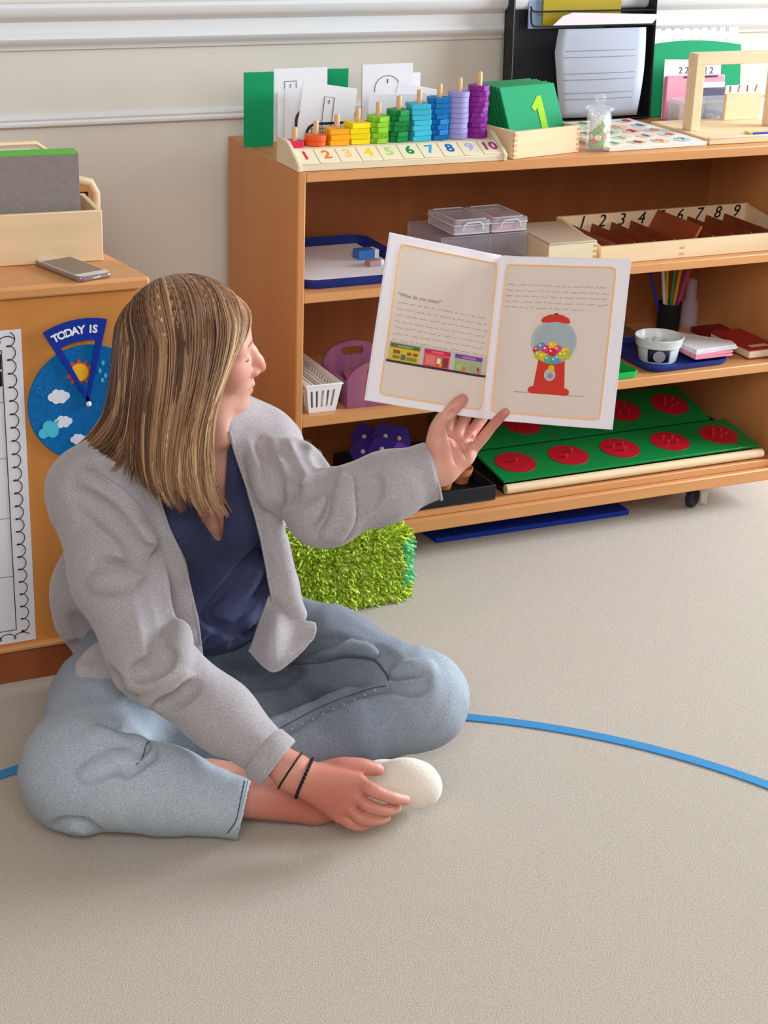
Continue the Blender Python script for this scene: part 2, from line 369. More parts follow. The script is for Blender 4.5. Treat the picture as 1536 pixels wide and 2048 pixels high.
for i in range(8):
    tz = .46+.015*(7-i)*0
    M = bm @ T(.020-.001*i, .018+.0095*i, .006, -tz, .0, 0)
    t = thing('number_board', '', 'number board', M.to_translation(), rot=M.to_euler(), group='green numeral boards in the birch box')
    MB().box(0, 0, 0, .150, .006, .142+.001*(i % 3)).build('board', M_green if i == 0 else mat('green_board_edge', (14, 112, 60), .6, .2), t, .0008)
    if i == 0:
        merge(MB().prism([(.0, 0), (.017, 0), (.017, .105), (.006, .105), (-.016, .082), (-.009, .073), (0, .080)], 0, .0008, T(.088, -.0001, .012, PI/2))).build('numeral', M_lime, t, smooth=False)
        t['label'] = 'front green board with a big lime numeral 1 standing in the birch box'
    else: t['label'] = 'green numeral board standing behind the one with the lime 1'

# glass jar of counters
jx, jy = 1.981, 3.166
jar = thing('glass_jar', 'small glass jar with a knob lid full of painted counters', 'jar', (jx, jy, ZT+e))
MB().lathe([(0, 0), (.024, 0), (.0265, .003), (.0265, .072), (.024, .078), (.024, .084), (.0225, .084), (.0225, .078), (.0248, .071), (.0248, .005), (.023, .004), (0, .004)], 40).build('jar_body', M_glass, jar)
ld = MB().lathe([(0, .078), (.021, .078), (.021, .0845), (.0305, .0850), (.0315, .088), (.030, .091), (.012, .094), (.006, .097), (.006, .099), (.0105, .103), (.0118, .108), (.0105, .1135), (.006, .117), (0, .118)], 40).build('lid', M_glass, jar)
cm = [mat('counter_white', (236, 236, 230), .5), mat('counter_green', (130, 176, 50), .5), mat('counter_red', (214, 80, 60), .5), mat('counter_leaf', (90, 190, 110), .5)]
rj = random.Random(3); kk = 0
cnt_name = ['white', 'olive green', 'red', 'light green']
for lay in range(8):
    for q in range(6):
        a = q*PI/3+lay*.5; rr = .0155
        ci = rj.choice([0, 0, 0, 0, 1, 3, 2] if lay < 6 else [0])
        if math.cos(a)*.4+math.sin(a)*.83 < .2 and lay in (0, 1, 3, 4) and q % 2 == 0: ci = 1 if lay != 2 else 2
        if lay == 2 and q == 4: ci = 2
        o = MB().lathe([(0, -.002), (.0062, -.002), (.0076, 0), (.0062, .002), (0, .002)], 14).build('counter', cm[ci])
        o.location = (jx+rr*math.cos(a), jy+rr*math.sin(a), ZT+.0125+.0083*lay); o.rotation_euler = (PI/2+rj.uniform(-.3, .3), rj.uniform(-.3, .3), a+PI/2+rj.uniform(-.25, .25))
        tag(o, f'{cnt_name[ci]} round counter lying in the glass jar', 'counter', f'{cnt_name[ci]} counters in the jar')

# flat number puzzle board
pz = thing('number_puzzle', 'flat wooden number puzzle board with faded coloured pieces lying beside the jar', 'puzzle', (1.996, 3.140, ZT+e), rz=.035)
MB().prism([(0, 0), (.255, 0), (.255, .30), (.02, .30)], 0, .009).build('board', mat('puzzle_board', (236, 226, 212), .55, .3, c2=(226, 216, 200), scale=30), pz, .001)
pzc = [(110, 170, 130), (208, 60, 70), (236, 160, 110), (120, 190, 190), (190, 200, 120), (236, 200, 160), (120, 130, 150), (214, 90, 60), (90, 150, 100)]
k = 0
for j in range(5):
    for i in range(4):
        x = .035+i*.060+.004*j*.5; y = .032+j*.058
        MB().prism([(x+.022*math.cos(a)*(1+.15*math.sin(3*a+k)), y+.020*math.sin(a)*(1+.15*math.cos(2*a+k))) for a in np.linspace(0, 2*PI, 17)[:-1]], .0088, .0102).build('puzzle_piece', mat('puzzle_pastel_%d' % (k % 4), [(222, 206, 190), (196, 206, 172), (232, 192, 168), (206, 208, 214)][k % 4], .6), pz, .0005)
        text_mesh(str((k*3+3) % 10), .034, T(x, y, .0112, 0, 0, .1), .0008, offset=.0008).build('numeral', mat('puzzle_numeral_%d' % (k % 9), pzc[k % 9], .6), pz, smooth=False); k += 1

# wooden bead frame stand
bf = thing('wooden_stand', 'pale wooden stand with a tall square arch on a flat tray base', 'stand', (2.258, 3.150, ZT+e))
MB().box(0, 0, 0, .275, .235, .012).build('base', M_light, bf, .0015)
for x in (.017, .235): MB().box(x, .10, .012, x+.024, .134, .180).build('post', M_light, bf, .0015)
MB().box(.0165, .0995, .156, .2595, .1345, .1802).build('top_bar', M_light, bf, .0015)
MB().box(0, 0, .012, .275, .009, .016).build('front_lip', M_ply, bf, .0008)
# small crayon/triangle on stand
o = MB().prism([(0, 0), (.075, -.004), (.075, .004), (.004, .026)], 0, .004).build('flat_triangle', mat('cream_triangle', (226, 190, 110), .5)); o.location = (2.385, 3.178, ZT+.0128); tag(o, 'small cream and orange flat triangle lying on the stand base', 'learning piece')
o = MB().box(0, -.0025, 0, .09, .0025, .006).build('blue_rod', mat('blue_rod_paint', (40, 70, 180), .5), None, .0008); o.location = (2.387, 3.169, ZT+.0128); tag(o, 'thin blue rod lying at the front of the stand base', 'learning piece')
# things behind the stand
def lidbox(name, label, x, y, w, d, h, lz=ZT+e, m=M_clearw, inner=None, cat='box'):
    t = thing(name, label, cat, (x, y, lz))
    b = MB(); b.box(0, 0, 0, w, d, .003); b.box(0, 0, .003, w, .003, h); b.box(0, d-.003, .003, w, d, h); b.box(0, .003, .003, .003, d-.003, h); b.box(w-.003, .003, .003, w, d-.003, h)
    b.build('tub', m, t, .002)
    MB().prism(rrect(w+.008, d+.008, .008, cx=w/2, cy=d/2), h, h+.010).build('lid', m, t, .002)
    return t
lidbox('plastic_tub', 'small clear lidded plastic tub of coloured bits behind the stand post', 2.335, 3.386, .066, .05, .045)
lidbox('plastic_tub', 'clear lidded plastic tub with blue bits seen through the stand arch', 2.412, 3.386, .085, .05, .045)
for i in range(14):
    rgb = [(70, 120, 180), (90, 150, 200), (180, 200, 220), (60, 80, 120)][i % 4]
    o = MB().lathe([(0, -.0025), (.007, -.0025), (.007, .0025), (0, .0025)], 12).build('bead_disc', mat('bit_blue_%d' % (i % 4), rgb, .5)); o.location = (2.427+.014*(i % 5), 3.399+.012*(i//5), ZT+.009+.006*(i//5)); o.rotation_euler = (.4*(i % 3), .3*(i % 4), 0)
    tag(o, 'blue and grey bit inside the clear tub behind the arch', 'bead', 'blue bits in the clear tub')
for i in range(8):
    rgb = [(210, 90, 110), (214, 190, 70), (150, 170, 90)][i % 3]
    o = MB().lathe([(0, -.0025), (.007, -.0025), (.007, .0025), (0, .0025)], 12).build('bead_disc', mat('bit_warm_%d' % (i % 3), rgb, .5)); o.location = (2.348+.013*(i % 4), 3.402+.016*(i//4), ZT+.009+.006*(i//4)); o.rotation_euler = (.4*(i % 3), .3*(i % 4), 0)
    tag(o, 'pink or yellow bit inside the small clear tub left of the post', 'bead', 'warm bits in the small clear tub')
bp_ = thing('card_box', 'pink and white card box behind the wooden arch', 'box', (2.338, 3.452, ZT+e))
MB().box(0, 0, 0, .162, .014, .100).build('box_body', M_pink, bp_, .002)
MB().box(.060, -.0012, .070, .1625, 0, .084).build('white_band', M_paper, bp_)
MB().box(.045, -.0012, .0955, .14, .0, .0995).build('dark_edge', mat('dark_plum', (64, 50, 72), .5), bp_)
o = MB().box(0, 0, 0, .075, .008, .072).build('grey_box', mat('dark_grey_box', (92, 88, 108), .5), None, .002); o.location = (2.430, 3.442, ZT+e); tag(o, 'dark grey box between the clear tub and the pink box', 'box')
o = MB().box(0, 0, 0, .10, .010, .060).build('slotted_box', M_light, None, .001); o.location = (2.436, 3.350, ZT+e+.0122); tag(o, 'pale wooden slotted box at the right end of the shelf top', 'box')
wc = thing('number_strip', 'white strip with dark red marks standing behind the wooden slotted box', 'number strip', (2.440, 3.361, ZT+e+.0122))
MB().box(0, 0, 0, .095, .004, .078).build('strip', mat('cream_card', (240, 230, 214), .6), wc)
for i in range(4): text_mesh('1' if i % 2 == 0 else '/', .022, T(.012+.024*i, -.0008, .069, PI/2), .0005).build('mark', mat('maroon_ink', (150, 50, 70), .6), wc, smooth=False)
def curved_sheet(w, h, bend, nx=16, ny=3, th=.0012):
    f = lambda x: bend*math.sin(PI*x/w)
    v = []; 
    for k in (0, 1):
        for j in range(ny+1):
            for i in range(nx+1):
                x = w*i/nx; z = h*j/ny
                v.append((x, k*th-.02*(j/ny)*0, z+ (f(x) if j == ny else 0)))
    N1 = (nx+1)*(ny+1); F = []
    for k in (0, 1):
        for j in range(ny):
            for i in range(nx):
                a = k*N1+j*(nx+1)+i; q = (a, a+1, a+nx+2, a+nx+1); F.append(q if k == 0 else q[::-1])
    for i in range(nx):
        a = ny*(nx+1)+i; F.append((a, a+1, N1+a+1, N1+a)); a = i; F.append((a+1, a, N1+a, N1+a+1))
    for j in range(ny):
        a = j*(nx+1); F.append((a, a+nx+1, N1+a+nx+1, N1+a)); a += nx; F.append((a+nx+1, a, N1+a, N1+a+nx+1))
    return MB().add(v, F)
sq = thing('worksheet', 'large white sheet with rows of faint figures leaning on the wall at the right end', 'paper', (2.312, 3.505, ZT+.002), rot=(-.16, .02, 0))
curved_sheet(.27, .228, .012).build('sheet', M_paper, sq)
for i in range(9):
    text_mesh('8', .018, T(.030+.026*i, -.0006, .197+.006*math.sin(PI*(.03+.026*i)/.27), PI/2), .0003).build('figure', mat('faint_ink', (186, 184, 190), .8), sq, smooth=False)
    text_mesh('-', .016, T(.030+.026*i, -.0006, .172+.006*math.sin(PI*(.03+.026*i)/.33), PI/2), .0003).build('figure', mat('faint_ink', (186, 184, 190), .8), sq, smooth=False)
sg = thing('green_folder', 'green folder leaning in front of the large white sheet at the right end', 'folder', (2.318, 3.494, ZT+.002), rot=(-.16, .02, 0))
curved_sheet(.265, .165, .010, th=.003).build('sheet', M_green, sg)
sw = thing('worksheet', 'smaller white sheet with a row of dark curls in front of the green folder', 'paper', (2.340, 3.472, ZT+.112), rot=(-.10, .03, 0))
MB().box(0, 0, -.11, .16, .0012, .025).build('sheet', M_paper, sw)
for i in range(6): text_mesh('2', .022, T(.046+.0175*i, -.0006, .000, PI/2), .0004).build('curl', M_greyink, sw, smooth=False)

# black mesh wall file
wf = thing('wall_file', 'tall black mesh wall file leaning against the wall on the shelf', 'file holder', (1.938, 3.490, ZT+.002), rot=(-.05, 0, 0))
M_mesh = mat('black_mesh_sheet', (30, 30, 36), .5, .4)
MB().box(0, .022, 0, .375, .026, .36).build('back_mesh', M_mesh, wf)
for x in (0, .371): MB().box(x, -.014, 0, x+.004, .024, .36).build('side_mesh', M_mesh, wf)
MB().box(0, -.014, 0, .375, .022, .004).build('bottom_mesh', M_mesh, wf)
for zz, yy in ((.214, -.016), (.246, -.012)):
    MB().tube([(.045+.012-.012*math.cos(t), yy, zz+.012-.012*math.sin(t)) for t in np.linspace(0, PI/2, 5)]+[(.373, yy, zz), (.373, .02, zz+.01)], .0022, 6).build('pocket_wire', M_black, wf)
MB().tube([(.045, -.016, .226), (.045, -.012, .25)], .0022, 6).build('pocket_wire', M_black, wf)
MB().tube([(0, -.014, .002), (.375, -.014, .002), (.375, -.014, .36), (0, -.014, .36)], .0026, 6, True).build('frame_wire', M_black, wf)
wp = thing('lined_paper', 'shaded lined form hanging from the front pocket of the black wall file', 'paper', (1.938, 3.490, ZT+.002), rot=(-.05, 0, 0))
lp = MB(); v = []; F = []
for j in range(13):
    z = .010+.198*j/12
    for i in range(11):
        u = i/10; x0 = .128-.032*math.sin(.5*PI*j/12)**1 * (1-.2*j/12)+.012*max(0, j-9)/3
        v.append((x0+(.335+.012*j/12-x0)*u, -.020-.010*math.sin(PI*j/12)-.006*math.sin(PI*u), z))
for j in range(12):
    for i in range(10): a = j*11+i; F.append((a, a+1, a+12, a+11))
lp.add(v, F); ob = lp.build('sheet', mat('shaded_paper', (176, 180, 192), .8, .1), wp)  # the sheet's shadow grey is put into its base colour
s_ = ob.modifiers.new('thickness', 'SOLIDIFY'); s_.thickness = .0012
for z, x0, dy_ in ((.052, .130, .0), (.066, .128, .0), (.096, .125, 0), (.110, .125, 0), (.146, .125, 0), (.160, .13, 0)):
    MB().tube([(x0+(.315-x0)*u_, -.0208-.010*math.sin(PI*(z-.010)/.198)-.006*math.sin(PI*(.09+.83*u_)), z) for u_ in np.linspace(0, 1, 10)], .0005, 4).build('rule', M_greyink, wp)
pf = thing('folded_paper', 'white sheet folded over the front pocket wire of the black wall file', 'paper', (1.938, 3.490, ZT+.002), rot=(-.05, 0, 0))
MB().prism([(.100, .216), (.365, .216), (.384, .236), (.150, .243), (.125, .236)], -.018, -.0165, Matrix(((1, 0, 0, 0), (0, 0, 1, 0), (0, 1, 0, 0), (0, 0, 0, 1)))).build('sheet', mat('warm_white_paper', (226, 216, 216), .8, .1), pf)
yf = thing('yellow_folder', 'olive yellow folder inside the black wall file at the top', 'folder', (1.938, 3.490, ZT+.002), rot=(-.05, 0, 0))
MB().box(.085, .002, .212, .290, .006, .352).build('sheet', mat('olive_yellow_card', (170, 146, 20), .6), yf)
o = MB().box(0, 0, .004, .20, .003, .14).build('blue_grey_folder', mat('blue_grey_card', (140, 160, 186), .6)); o.location = (1.99, 3.5108, ZT+.205); o.rotation_euler = (-.05, 0, 0); tag(o, 'pale blue folder edge behind the yellow one in the black wall file', 'folder')

# ------------------------------------------------------------------ second shelf
def tray(name, label, x, y, z, w, d, m, rz=0, h=.016, rim=.012, r=.03):
    t = MB(); P0 = rrect(w-2*rim, d-2*rim, r, 6); P1 = rrect(w-.006, d-.006, r+.006, 6); P2 = rrect(w, d, r+.008, 6)
    n = len(P0); lay = [(P2, h-.003), (P1, 0), (P1, 0), (P0, 0)]
    v = [(p[0], p[1], 0) for p in P0]+[(p[0], p[1], h) for p in P1]+[(p[0], p[1], h-.001) for p in P2]+[(p[0]*.965, p[1]*.965, 0-.0) for p in P2]
    v = [(p[0], p[1], .003) for p in P0]+[(p[0], p[1], h) for p in P1]+[(p[0], p[1], h-.0015) for p in P2]+[(p[0]*.95, p[1]*.95, 0) for p in P2]
    f = [tuple(range(n))]+[(k*n+i, k*n+(i+1) % n, (k+1)*n+(i+1) % n, (k+1)*n+i) for k in range(3) for i in range(n)]+[tuple(reversed(range(3*n, 4*n)))]
    f = [tuple(q) for q in f]
    t.add(v, [f[0]]+[q[::-1] for q in f[1:-1]]+[f[-1]])
    o = t.build(name, m); o.location = (x, y, z); o.rotation_euler = (0, 0, rz); return tag(o, label, 'tray')
tray('blue_tray', 'blue tray holding white paper on the upper shelf behind the book', 1.440, 3.312, Z2+e, .290, .350, M_navy, .0, .020)
o = MB().box(-.115, -.142, 0, .115, .142, .0024).build('paper_sheet', M_paper); o.location = (1.440, 3.315, Z2+.0045); tag(o, 'white paper lying in the blue tray on the upper shelf', 'paper')
def eraser(x, y, z, w, d, h, c, lab, rz, sl=None):
    t = thing('eraser', lab, 'eraser', (x, y, z), rz); MB().box(-w/2, -d/2, 0, w/2, d/2, h).build('rubber', mat('eraser_white', (230, 230, 232), .6), t, .002)
    MB().box(-w/2-.0006, -d/2-.0006, .0004, w/2*.55, d/2+.0006, h+.0006).build('sleeve', mat('eraser_sleeve_%d_%d' % (c[0], c[2]), c, .5), t, .001); return t
eraser(1.520, 3.325, Z2+.0075, .05, .028, .020, (60, 120, 190), 'white and blue eraser, rear of the two in the blue tray', .1)
eraser(1.512, 3.262, Z2+.0075, .036, .020, .012, (170, 140, 140), 'small grey brown eraser, front of the two in the blue tray', .15)
# acrylic box with two mini cases
ab = thing('acrylic_box', 'clear acrylic box behind the top edge of the open book', 'box', (1.655, 3.235, Z2+e), rz=.02)
b = MB(); b.box(0, 0, 0, .21, .16, .003); b.box(0, 0, .003, .21, .003, .058); b.box(0, .157, .003, .21, .16, .058); b.box(0, .003, .003, .003, .157, .058); b.box(.207, .003, .003, .21, .157, .058); b.box(.12, .003, .003, .122, .157, .056)
b.build('body', M_clear, ab, .0006); eb = MB()
for zz in (.001, .0605): eb.tube([(0, 0, zz), (.21, 0, zz), (.21, .16, zz), (0, .16, zz)], .0009, 5, True)
for q in ((0, 0), (.21, 0), (.21, .16), (0, .16), (.12, 0)): eb.tube([(q[0], q[1], 0), (q[0], q[1], .06)], .0009, 5)
eb.build('polished_edge', mat('acrylic_edge', (190, 180, 200), .2, .5, alpha=.7), ab)
MB().box(-.001, -.001, .0582, .211, .161, .061).build('lid', M_clear, ab, .0006)
for i, (lab, c1, dx) in enumerate((('small clear clip case with mauve contents on the acrylic box', (160, 60, 110), .035), ('small clear clip case with red orange contents on the acrylic box', (226, 80, 50), .127))):
    t = thing('clip_case', lab, 'case', (1.655+dx, 3.245, Z2+.0625), rz=.02)
    b = MB(); w, d = .086, .125; b.box(0, 0, 0, w, d, .002)
    for q in ((0, 0, w, .002), (0, d-.002, w, d), (0, .002, .002, d-.002), (w-.002, .002, w, d-.002)): b.box(q[0], q[1], .002, q[2], q[3], .020)
    b.build('tub', M_clearw, t, .001)
    lidm = MB().prism(rrect(w+.004, d+.004, .006, cx=w/2, cy=d/2), .0205, .031).build('lid', M_clearw, t, .003)
    rb = MB(); rb.tube([(p[0], p[1], .031) for p in rrect(w-.012, d-.012, .006, cx=w/2, cy=d/2)], .0016, 6, True); rb.tube([(p[0], p[1], .0205) for p in rrect(w+.004, d+.004, .006, cx=w/2, cy=d/2)], .0018, 6, True); rb.tube([(p[0], p[1], .002) for p in rrect(w+.002, d+.002, .006, cx=w/2, cy=d/2)], .0014, 6, True)
    rb.build('rim', mat('frosted_white_plastic', (225, 225, 232), .3, .5, alpha=.85), t)
    MB().tube([(.018, -.004, .010), (.021, -.005, .022), (.028, -.0055, .027), (.058, -.0055, .027), (.065, -.005, .022), (.068, -.004, .010)], .0024, 8).build('clip', mat('frosted_white_plastic', (225, 225, 232), .3, .5, alpha=.85), t)
    o = MB().box(.014, .012, .0025, w-.014, d-.02, .016).build('card_stack', mat('case_content_%d' % i, c1, .5)); o.location = (1.655+dx, 3.245, Z2+.0625); o.rotation_euler = (0, 0, .02); tag(o, ['mauve card stack inside the left clip case', 'red orange card stack inside the right clip case'][i], 'cards')
# box with sliding lid
wb = thing('wooden_box', 'closed birch box with a flat grey lid beside the spindle box', 'box', (1.866, 3.142, Z2+e), rz=-.05)
MB().box(0, 0, 0, .117, .19, .052).build('box_body', M_ply, wb, .001)
MB().box(.001, 0, .0525, .116, .188, .057).build('lid', mat('grey_birch', (206, 184, 156), .55, .3), wb, .001)
jt = MB()
for i in range(4): jt.box(.109, -.0004, .006+.012*i, .1174, .0004, .012+.012*i)
jt.build('finger_joints', mat('end_grain', (206, 160, 112), .6, .2), wb)
# spindle box
sx, sy, sL = 1.996, 3.140, .522
sp = thing('spindle_box', 'long pale spindle box with painted numerals on its tall rear board', 'box', (sx, sy, Z2+e), rz=0)
MB().box(0, 0, 0, sL, .009, .040).build('front_panel', M_light, sp, .001)
MB().box(0, .19, 0, sL, .199, .064).build('rear_panel', M_light, sp, .001)
for x in (0, sL-.009): MB().prism([(0.009, 0), (.19, 0), (.19, .062), (.009, .038)], 0, .009, T(x, 0, 0) @ Matrix(((0, 0, 1, 0), (1, 0, 0, 0), (0, 1, 0, 0), (0, 0, 0, 1)))).build('end_panel', M_light, sp, .0005)
MB().box(.009, .009, 0, sL-.009, .19, .004).build('bottom', M_light, sp)
jt = MB()
for i in range(2): jt.box(.205, -.0005, .007+.014*i, .217, .0002, .012+.014*i)
jt.build('finger_joints', mat('end_grain', (206, 160, 112), .6, .2), sp)
for i in range(9):
    x = .062+i*.0530
    text_mesh(str(i+1), .040, T(x, .1895, .047, PI/2, 0, 0), .0006, shear=.25).build('numeral', M_ink, sp, smooth=False)
for i in range(9):
    x = .030+i*.0520
    if i == 4: continue
    MB().prism([(0, .004), (.034, .004), (.008, .045)], .010, .189, T(x, 0, 0) @ Matrix(((1, 0, 0, 0), (0, 0, 1, 0), (0, 1, 0, 0), (0, 0, 0, 1)))).build('divider', M_brown, sp, .001)
o = MB().box(0, 0, 0, .006, .175, .062).build('divider_board', mat('ochre_edge_board', (150, 74, 40), .5), None, .001); o.location = (sx+.235, sy+.013, Z2+.012); o.rotation_euler = (0, .50, 0)
tag(o, 'taller brown board leaning across the middle of the spindle box', 'board')

# ------------------------------------------------------------------ third shelf
bk = thing('plastic_basket', 'small white slotted plastic basket holding booklets on the middle shelf', 'basket', (1.3445, 3.128, Z3+e), rz=-.0)
w0, w1, d_, h_ = .030, .040, .235, .062
def bpt(u, side, z): # basket wall point
    k = w0+(w1-w0)*z/h_; kd = .108+(.010)*z/h_
    if side == 0: return (u*k, .118-kd, z)
    if side == 1: return (k, .118+u*kd, z)
    if side == 2: return (-u*k, .118+kd, z)
    return (-k, .118-u*kd, z)
b = MB()
for side, nb_ in ((0, 6), (1, 16), (2, 6), (3, 16)):
    for (z0, z1) in ((0, .012), (.050, .062)):
        b.add([bpt(-1, side, z0), bpt(1, side, z0), bpt(1, side, z1), bpt(-1, side, z1)], [(0, 1, 2, 3)])
    for i in range(nb_):
        u0 = -1+2*(i)/nb_; u1 = u0+2/nb_*.55
        if i == 0: u0 = -1
        if i == nb_-1: u1 = 1
        b.add([bpt(u0, side, .012), bpt(u1, side, .012), bpt(u1, side, .050), bpt(u0, side, .050)], [(0, 1, 2, 3)])
b.add([bpt(-1, 0, 0), bpt(1, 0, 0), bpt(1, 2, 0) if False else bpt(-1, 2, 0), bpt(1, 2, 0)], [(0, 3, 2, 1)])
ob = b.build('basket_body', M_white, bk, smooth=False); s_ = ob.modifiers.new('thickness', 'SOLIDIFY'); s_.thickness = .002
MB().tube([bpt(-1, 0, .062), bpt(1, 0, .062), bpt(1, 1, .062), bpt(1, 3, .062) if False else bpt(-1, 2, .062), bpt(1, 2, .062), bpt(-1, 3, .062)][0:0] or [(-w1, .118-.118, .062), (w1, .118-.118, .062), (w1, .118+.118, .062), (-w1, .118+.118, .062)], .0026, 6, True).build('rim', M_white, bk)
for i in range(5):
    t = card(1.320+.009*i, 3.150, .0035, .052, 0, 0, name='booklet', label=['thin white booklet, leftmost in the white basket', 'thin cream booklet, second from the left in the white basket', 'thin grey booklet in the middle of the white basket', 'thin white booklet, fourth from the left in the white basket', 'thin pale booklet, rightmost in the white basket'][i], group='booklets in the white basket', z0=Z3+.005, th=.185, m=[M_paper, mat('cream_card', (240, 230, 214), .6), mat('light_grey_card', (196, 192, 186), .7)][i % 3])
    t['category'] = 'booklet'
# purple handled box
M_purp = mat('purple_stained_wood', (128, 74, 118), .5, .3, c2=(164, 96, 112), scale=6, stretch=(8, 8, 1), contrast=.3)
ph = thing('handled_caddy', 'purple stained wooden caddy with two rounded handle panels', 'caddy', (1.402, 3.140, Z3+e), rz=-.05)
def handle_panel(y, w=.135, h=.100):
    out = [(0, 0), (w, 0), (w, .052)]+[(w/2+w/2*math.cos(a), .056+(h-.056)*math.sin(a)) for a in np.linspace(.1, PI-.1, 14)]+[(0, .052)]
    hole = rrect(.050, .018, .0085, 4, w/2, .078)
    n = len(out); m_ = len(hole)
    import mathutils
    tri = mathutils.geometry.tessellate_polygon([[Vector((p[0], p[1], 0)) for p in out], [Vector((p[0], p[1], 0)) for p in hole]])
    P = out+hole; v = [(p[0], y, p[1]) for p in P]+[(p[0], y+.009, p[1]) for p in P]; N = len(P)
    f = [tuple(t) for t in tri]+[tuple(N+i for i in reversed(t)) for t in tri]
    f += [(i, (i+1) % n, N+(i+1) % n, N+i) for i in range(n)]+[(n+i, n+(i+1) % m_, N+n+(i+1) % m_, N+n+i) for i in range(m_)]
    return MB().add(v, f)
handle_panel(.150).build('handle_panel', M_purp, ph, smooth=False)
handle_panel(0).build('front_panel', M_purp, ph, smooth=False)
for x in (0, .126): MB().box(x, .009, 0, x+.009, .150, .050).build('side_panel', M_purp, ph, .001)
MB().box(.009, .009, 0, .126, .15, .006).build('bottom', M_purp, ph)
MB().prism([(.009, 0), (.126, 0), (.126, .10), (.030, .10)], .04, .0485, T(0, .012, 0)).build('inner_lid', M_purp, ph)
# green tray, blue tray, ramekin, cards
tray('green_tray', 'bright green tray showing at the right edge of the open book', 2.035, 3.195, Z3+e, .150, .16, mat('bright_green_plastic', (8, 176, 76), .4, .4), .03, .016, .008, .008)
tray('blue_tray', 'blue tray under the white ramekin on the middle shelf', 2.262, 3.250, Z3+e, .235, .235, M_navy, .03, .014)
rk = thing('ramekin', 'white ramekin with a dark picture label on the blue tray', 'bowl', (2.222, 3.216, Z3+.0042)); rk.scale = (1.12, 1.12, 1.12)
MB().lathe([(0, 0), (.038, 0), (.040, .003), (.0435, .030), (.0475, .033), (.0500, .048), (.0515, .0505), (.0495, .052), (.0465, .048), (.0415, .028), (.038, .006), (0, .005)], 48).build('bowl', mat('glazed_white', (226, 230, 228), .25, .5), rk)
lb = MB(); v = []; F = []
nn = 10
for j in range(2):
    for i in range(nn+1):
        a = -2.62+ 1.0*i/nn; r = .0425+(.0448-.0425)*j + .0012
        zz = .006 if j == 0 else .033
        if j == 1: r = .0478
        v.append((r*math.cos(a), r*math.sin(a), zz))
for i in range(nn): F.append((i, i+1, nn+2+i, nn+1+i))
ob = lb.add(v, F).build('label', mat('dark_label', (38, 36, 44), .6), rk); s_ = ob.modifiers.new('thickness', 'SOLIDIFY'); s_.thickness = .0008; s_.offset = 1
mk = MB()
a = -2.10
mk.lathe([(0, 0), (.0125, 0), (.0125, .0006), (0, .0006)], 20, frame((.0476*math.cos(a), .0476*math.sin(a), .0190), (-math.sin(a), math.cos(a), 0), (.08*math.cos(a), .08*math.sin(a), .99), (math.cos(a), math.sin(a), 0)))
mk.build('label_oval', mat('label_grey', (170, 168, 176), .6), rk)
rj = random.Random(5)
for i in range(16):
    a = i*2.4; r = .028*math.sqrt((i+.5)/16)
    o = MB().sphere((0, 0, 0), .008, 10, None, (1.3, 1, .55)).build('pebble', mat('pebble_%d' % (i % 3), [(150, 180, 190), (90, 120, 140), (190, 196, 190)][i % 3], .5)); o.location = (2.222+r*math.cos(a), 3.216+r*math.sin(a), Z3+.038+.003*(i % 3)); o.rotation_euler = (rj.uniform(-.5, .5), rj.uniform(-.5, .5), a)
    tag(o, 'blue grey pebble piled in the white ramekin', 'pebble', 'pebbles in the ramekin')
for i in range(6):
    lab = ['lowest pink slip in the pile beside the ramekin', 'second lowest pink slip beside the ramekin', 'third pink slip in the pile beside the ramekin', 'white sheet on the pink slips beside the ramekin', 'white sheet second from the top of the slips', 'top white sheet of the slips beside the ramekin']
    o = MB().prism([(0, 0), (.115-.012*(i < 3), .0), (.125-.012*(i < 3), .03), (.05, .135), (0, .13)], 0, .0028).build('paper_slip', M_pink if i < 3 else M_paper); o.location = (2.284+.0015*i, 3.152+.002*i, Z3+.0155+.0034*i); o.rotation_euler = (0, 0, .06*(i % 2))
    tag(o, lab[i], 'paper', 'slips beside the ramekin')
# black cup with pens
cp = thing('pen_cup', 'black pen cup at the back of the middle shelf', 'cup', (2.388, 3.425, Z3+e))
MB().lathe([(0, 0), (.026, 0), (.028, .003), (.030, .070), (.0285, .070), (.0265, .004), (0, .004)], 28).build('cup_body', M_blackp, cp)
for i, (c, dx, dy, lab) in enumerate((((50, 60, 160), -.035, .01, 'blue pen in the black cup'), ((220, 220, 226), -.018, 0, 'white pencil in the black cup'), ((236, 190, 20), -.004, .012, 'yellow pencil in the black cup'), ((220, 150, 50), .006, -.010, 'orange pencil in the black cup'), ((186, 60, 140), .026, .0, 'magenta pen in the black cup'), ((226, 60, 90), .036, .01, 'pink red pen in the black cup'), ((90, 170, 90), .012, .014, 'green pencil in the black cup'))):
    t = thing('pencil' if 'pencil' in lab else 'pen', lab, 'pencil' if 'pencil' in lab else 'pen', (2.388+dx*.35, 3.425+dy*.4, Z3+.006))
    top = Vector((dx*1.5, dy*1.2, .165)); M = Matrix.Translation((0, 0, 0))
    MB().tube([(0, 0, .0), top*.93], .0042, 8).build('barrel', mat('pen_%d' % i, c, .4), t)
    MB().tube([top*.93, top], [.004, .0015], 8).build('tip', mat('pen_tip', (210, 190, 170), .5), t)
gl = MB().lathe([(0, 0), (.022, 0), (.022, .055), (.014, .075), (.0125, .12), (.0115, .12), (.013, .075), (.0205, .054), (.0205, .002), (0, .002)], 28).build('glass_bottle', M_clear); gl.location = (2.455, 3.435, Z3+e+.0); tag(gl, 'slim clear bottle right of the pen cup', 'bottle')
o = MB().box(0, 0, 0, .085, .10, .012).build('box_lid', mat('dull_brown', (120, 88, 70), .6), None, .002); o.location = (2.20, 3.375, Z3+e); tag(o, 'low brown box behind the ramekin', 'box')
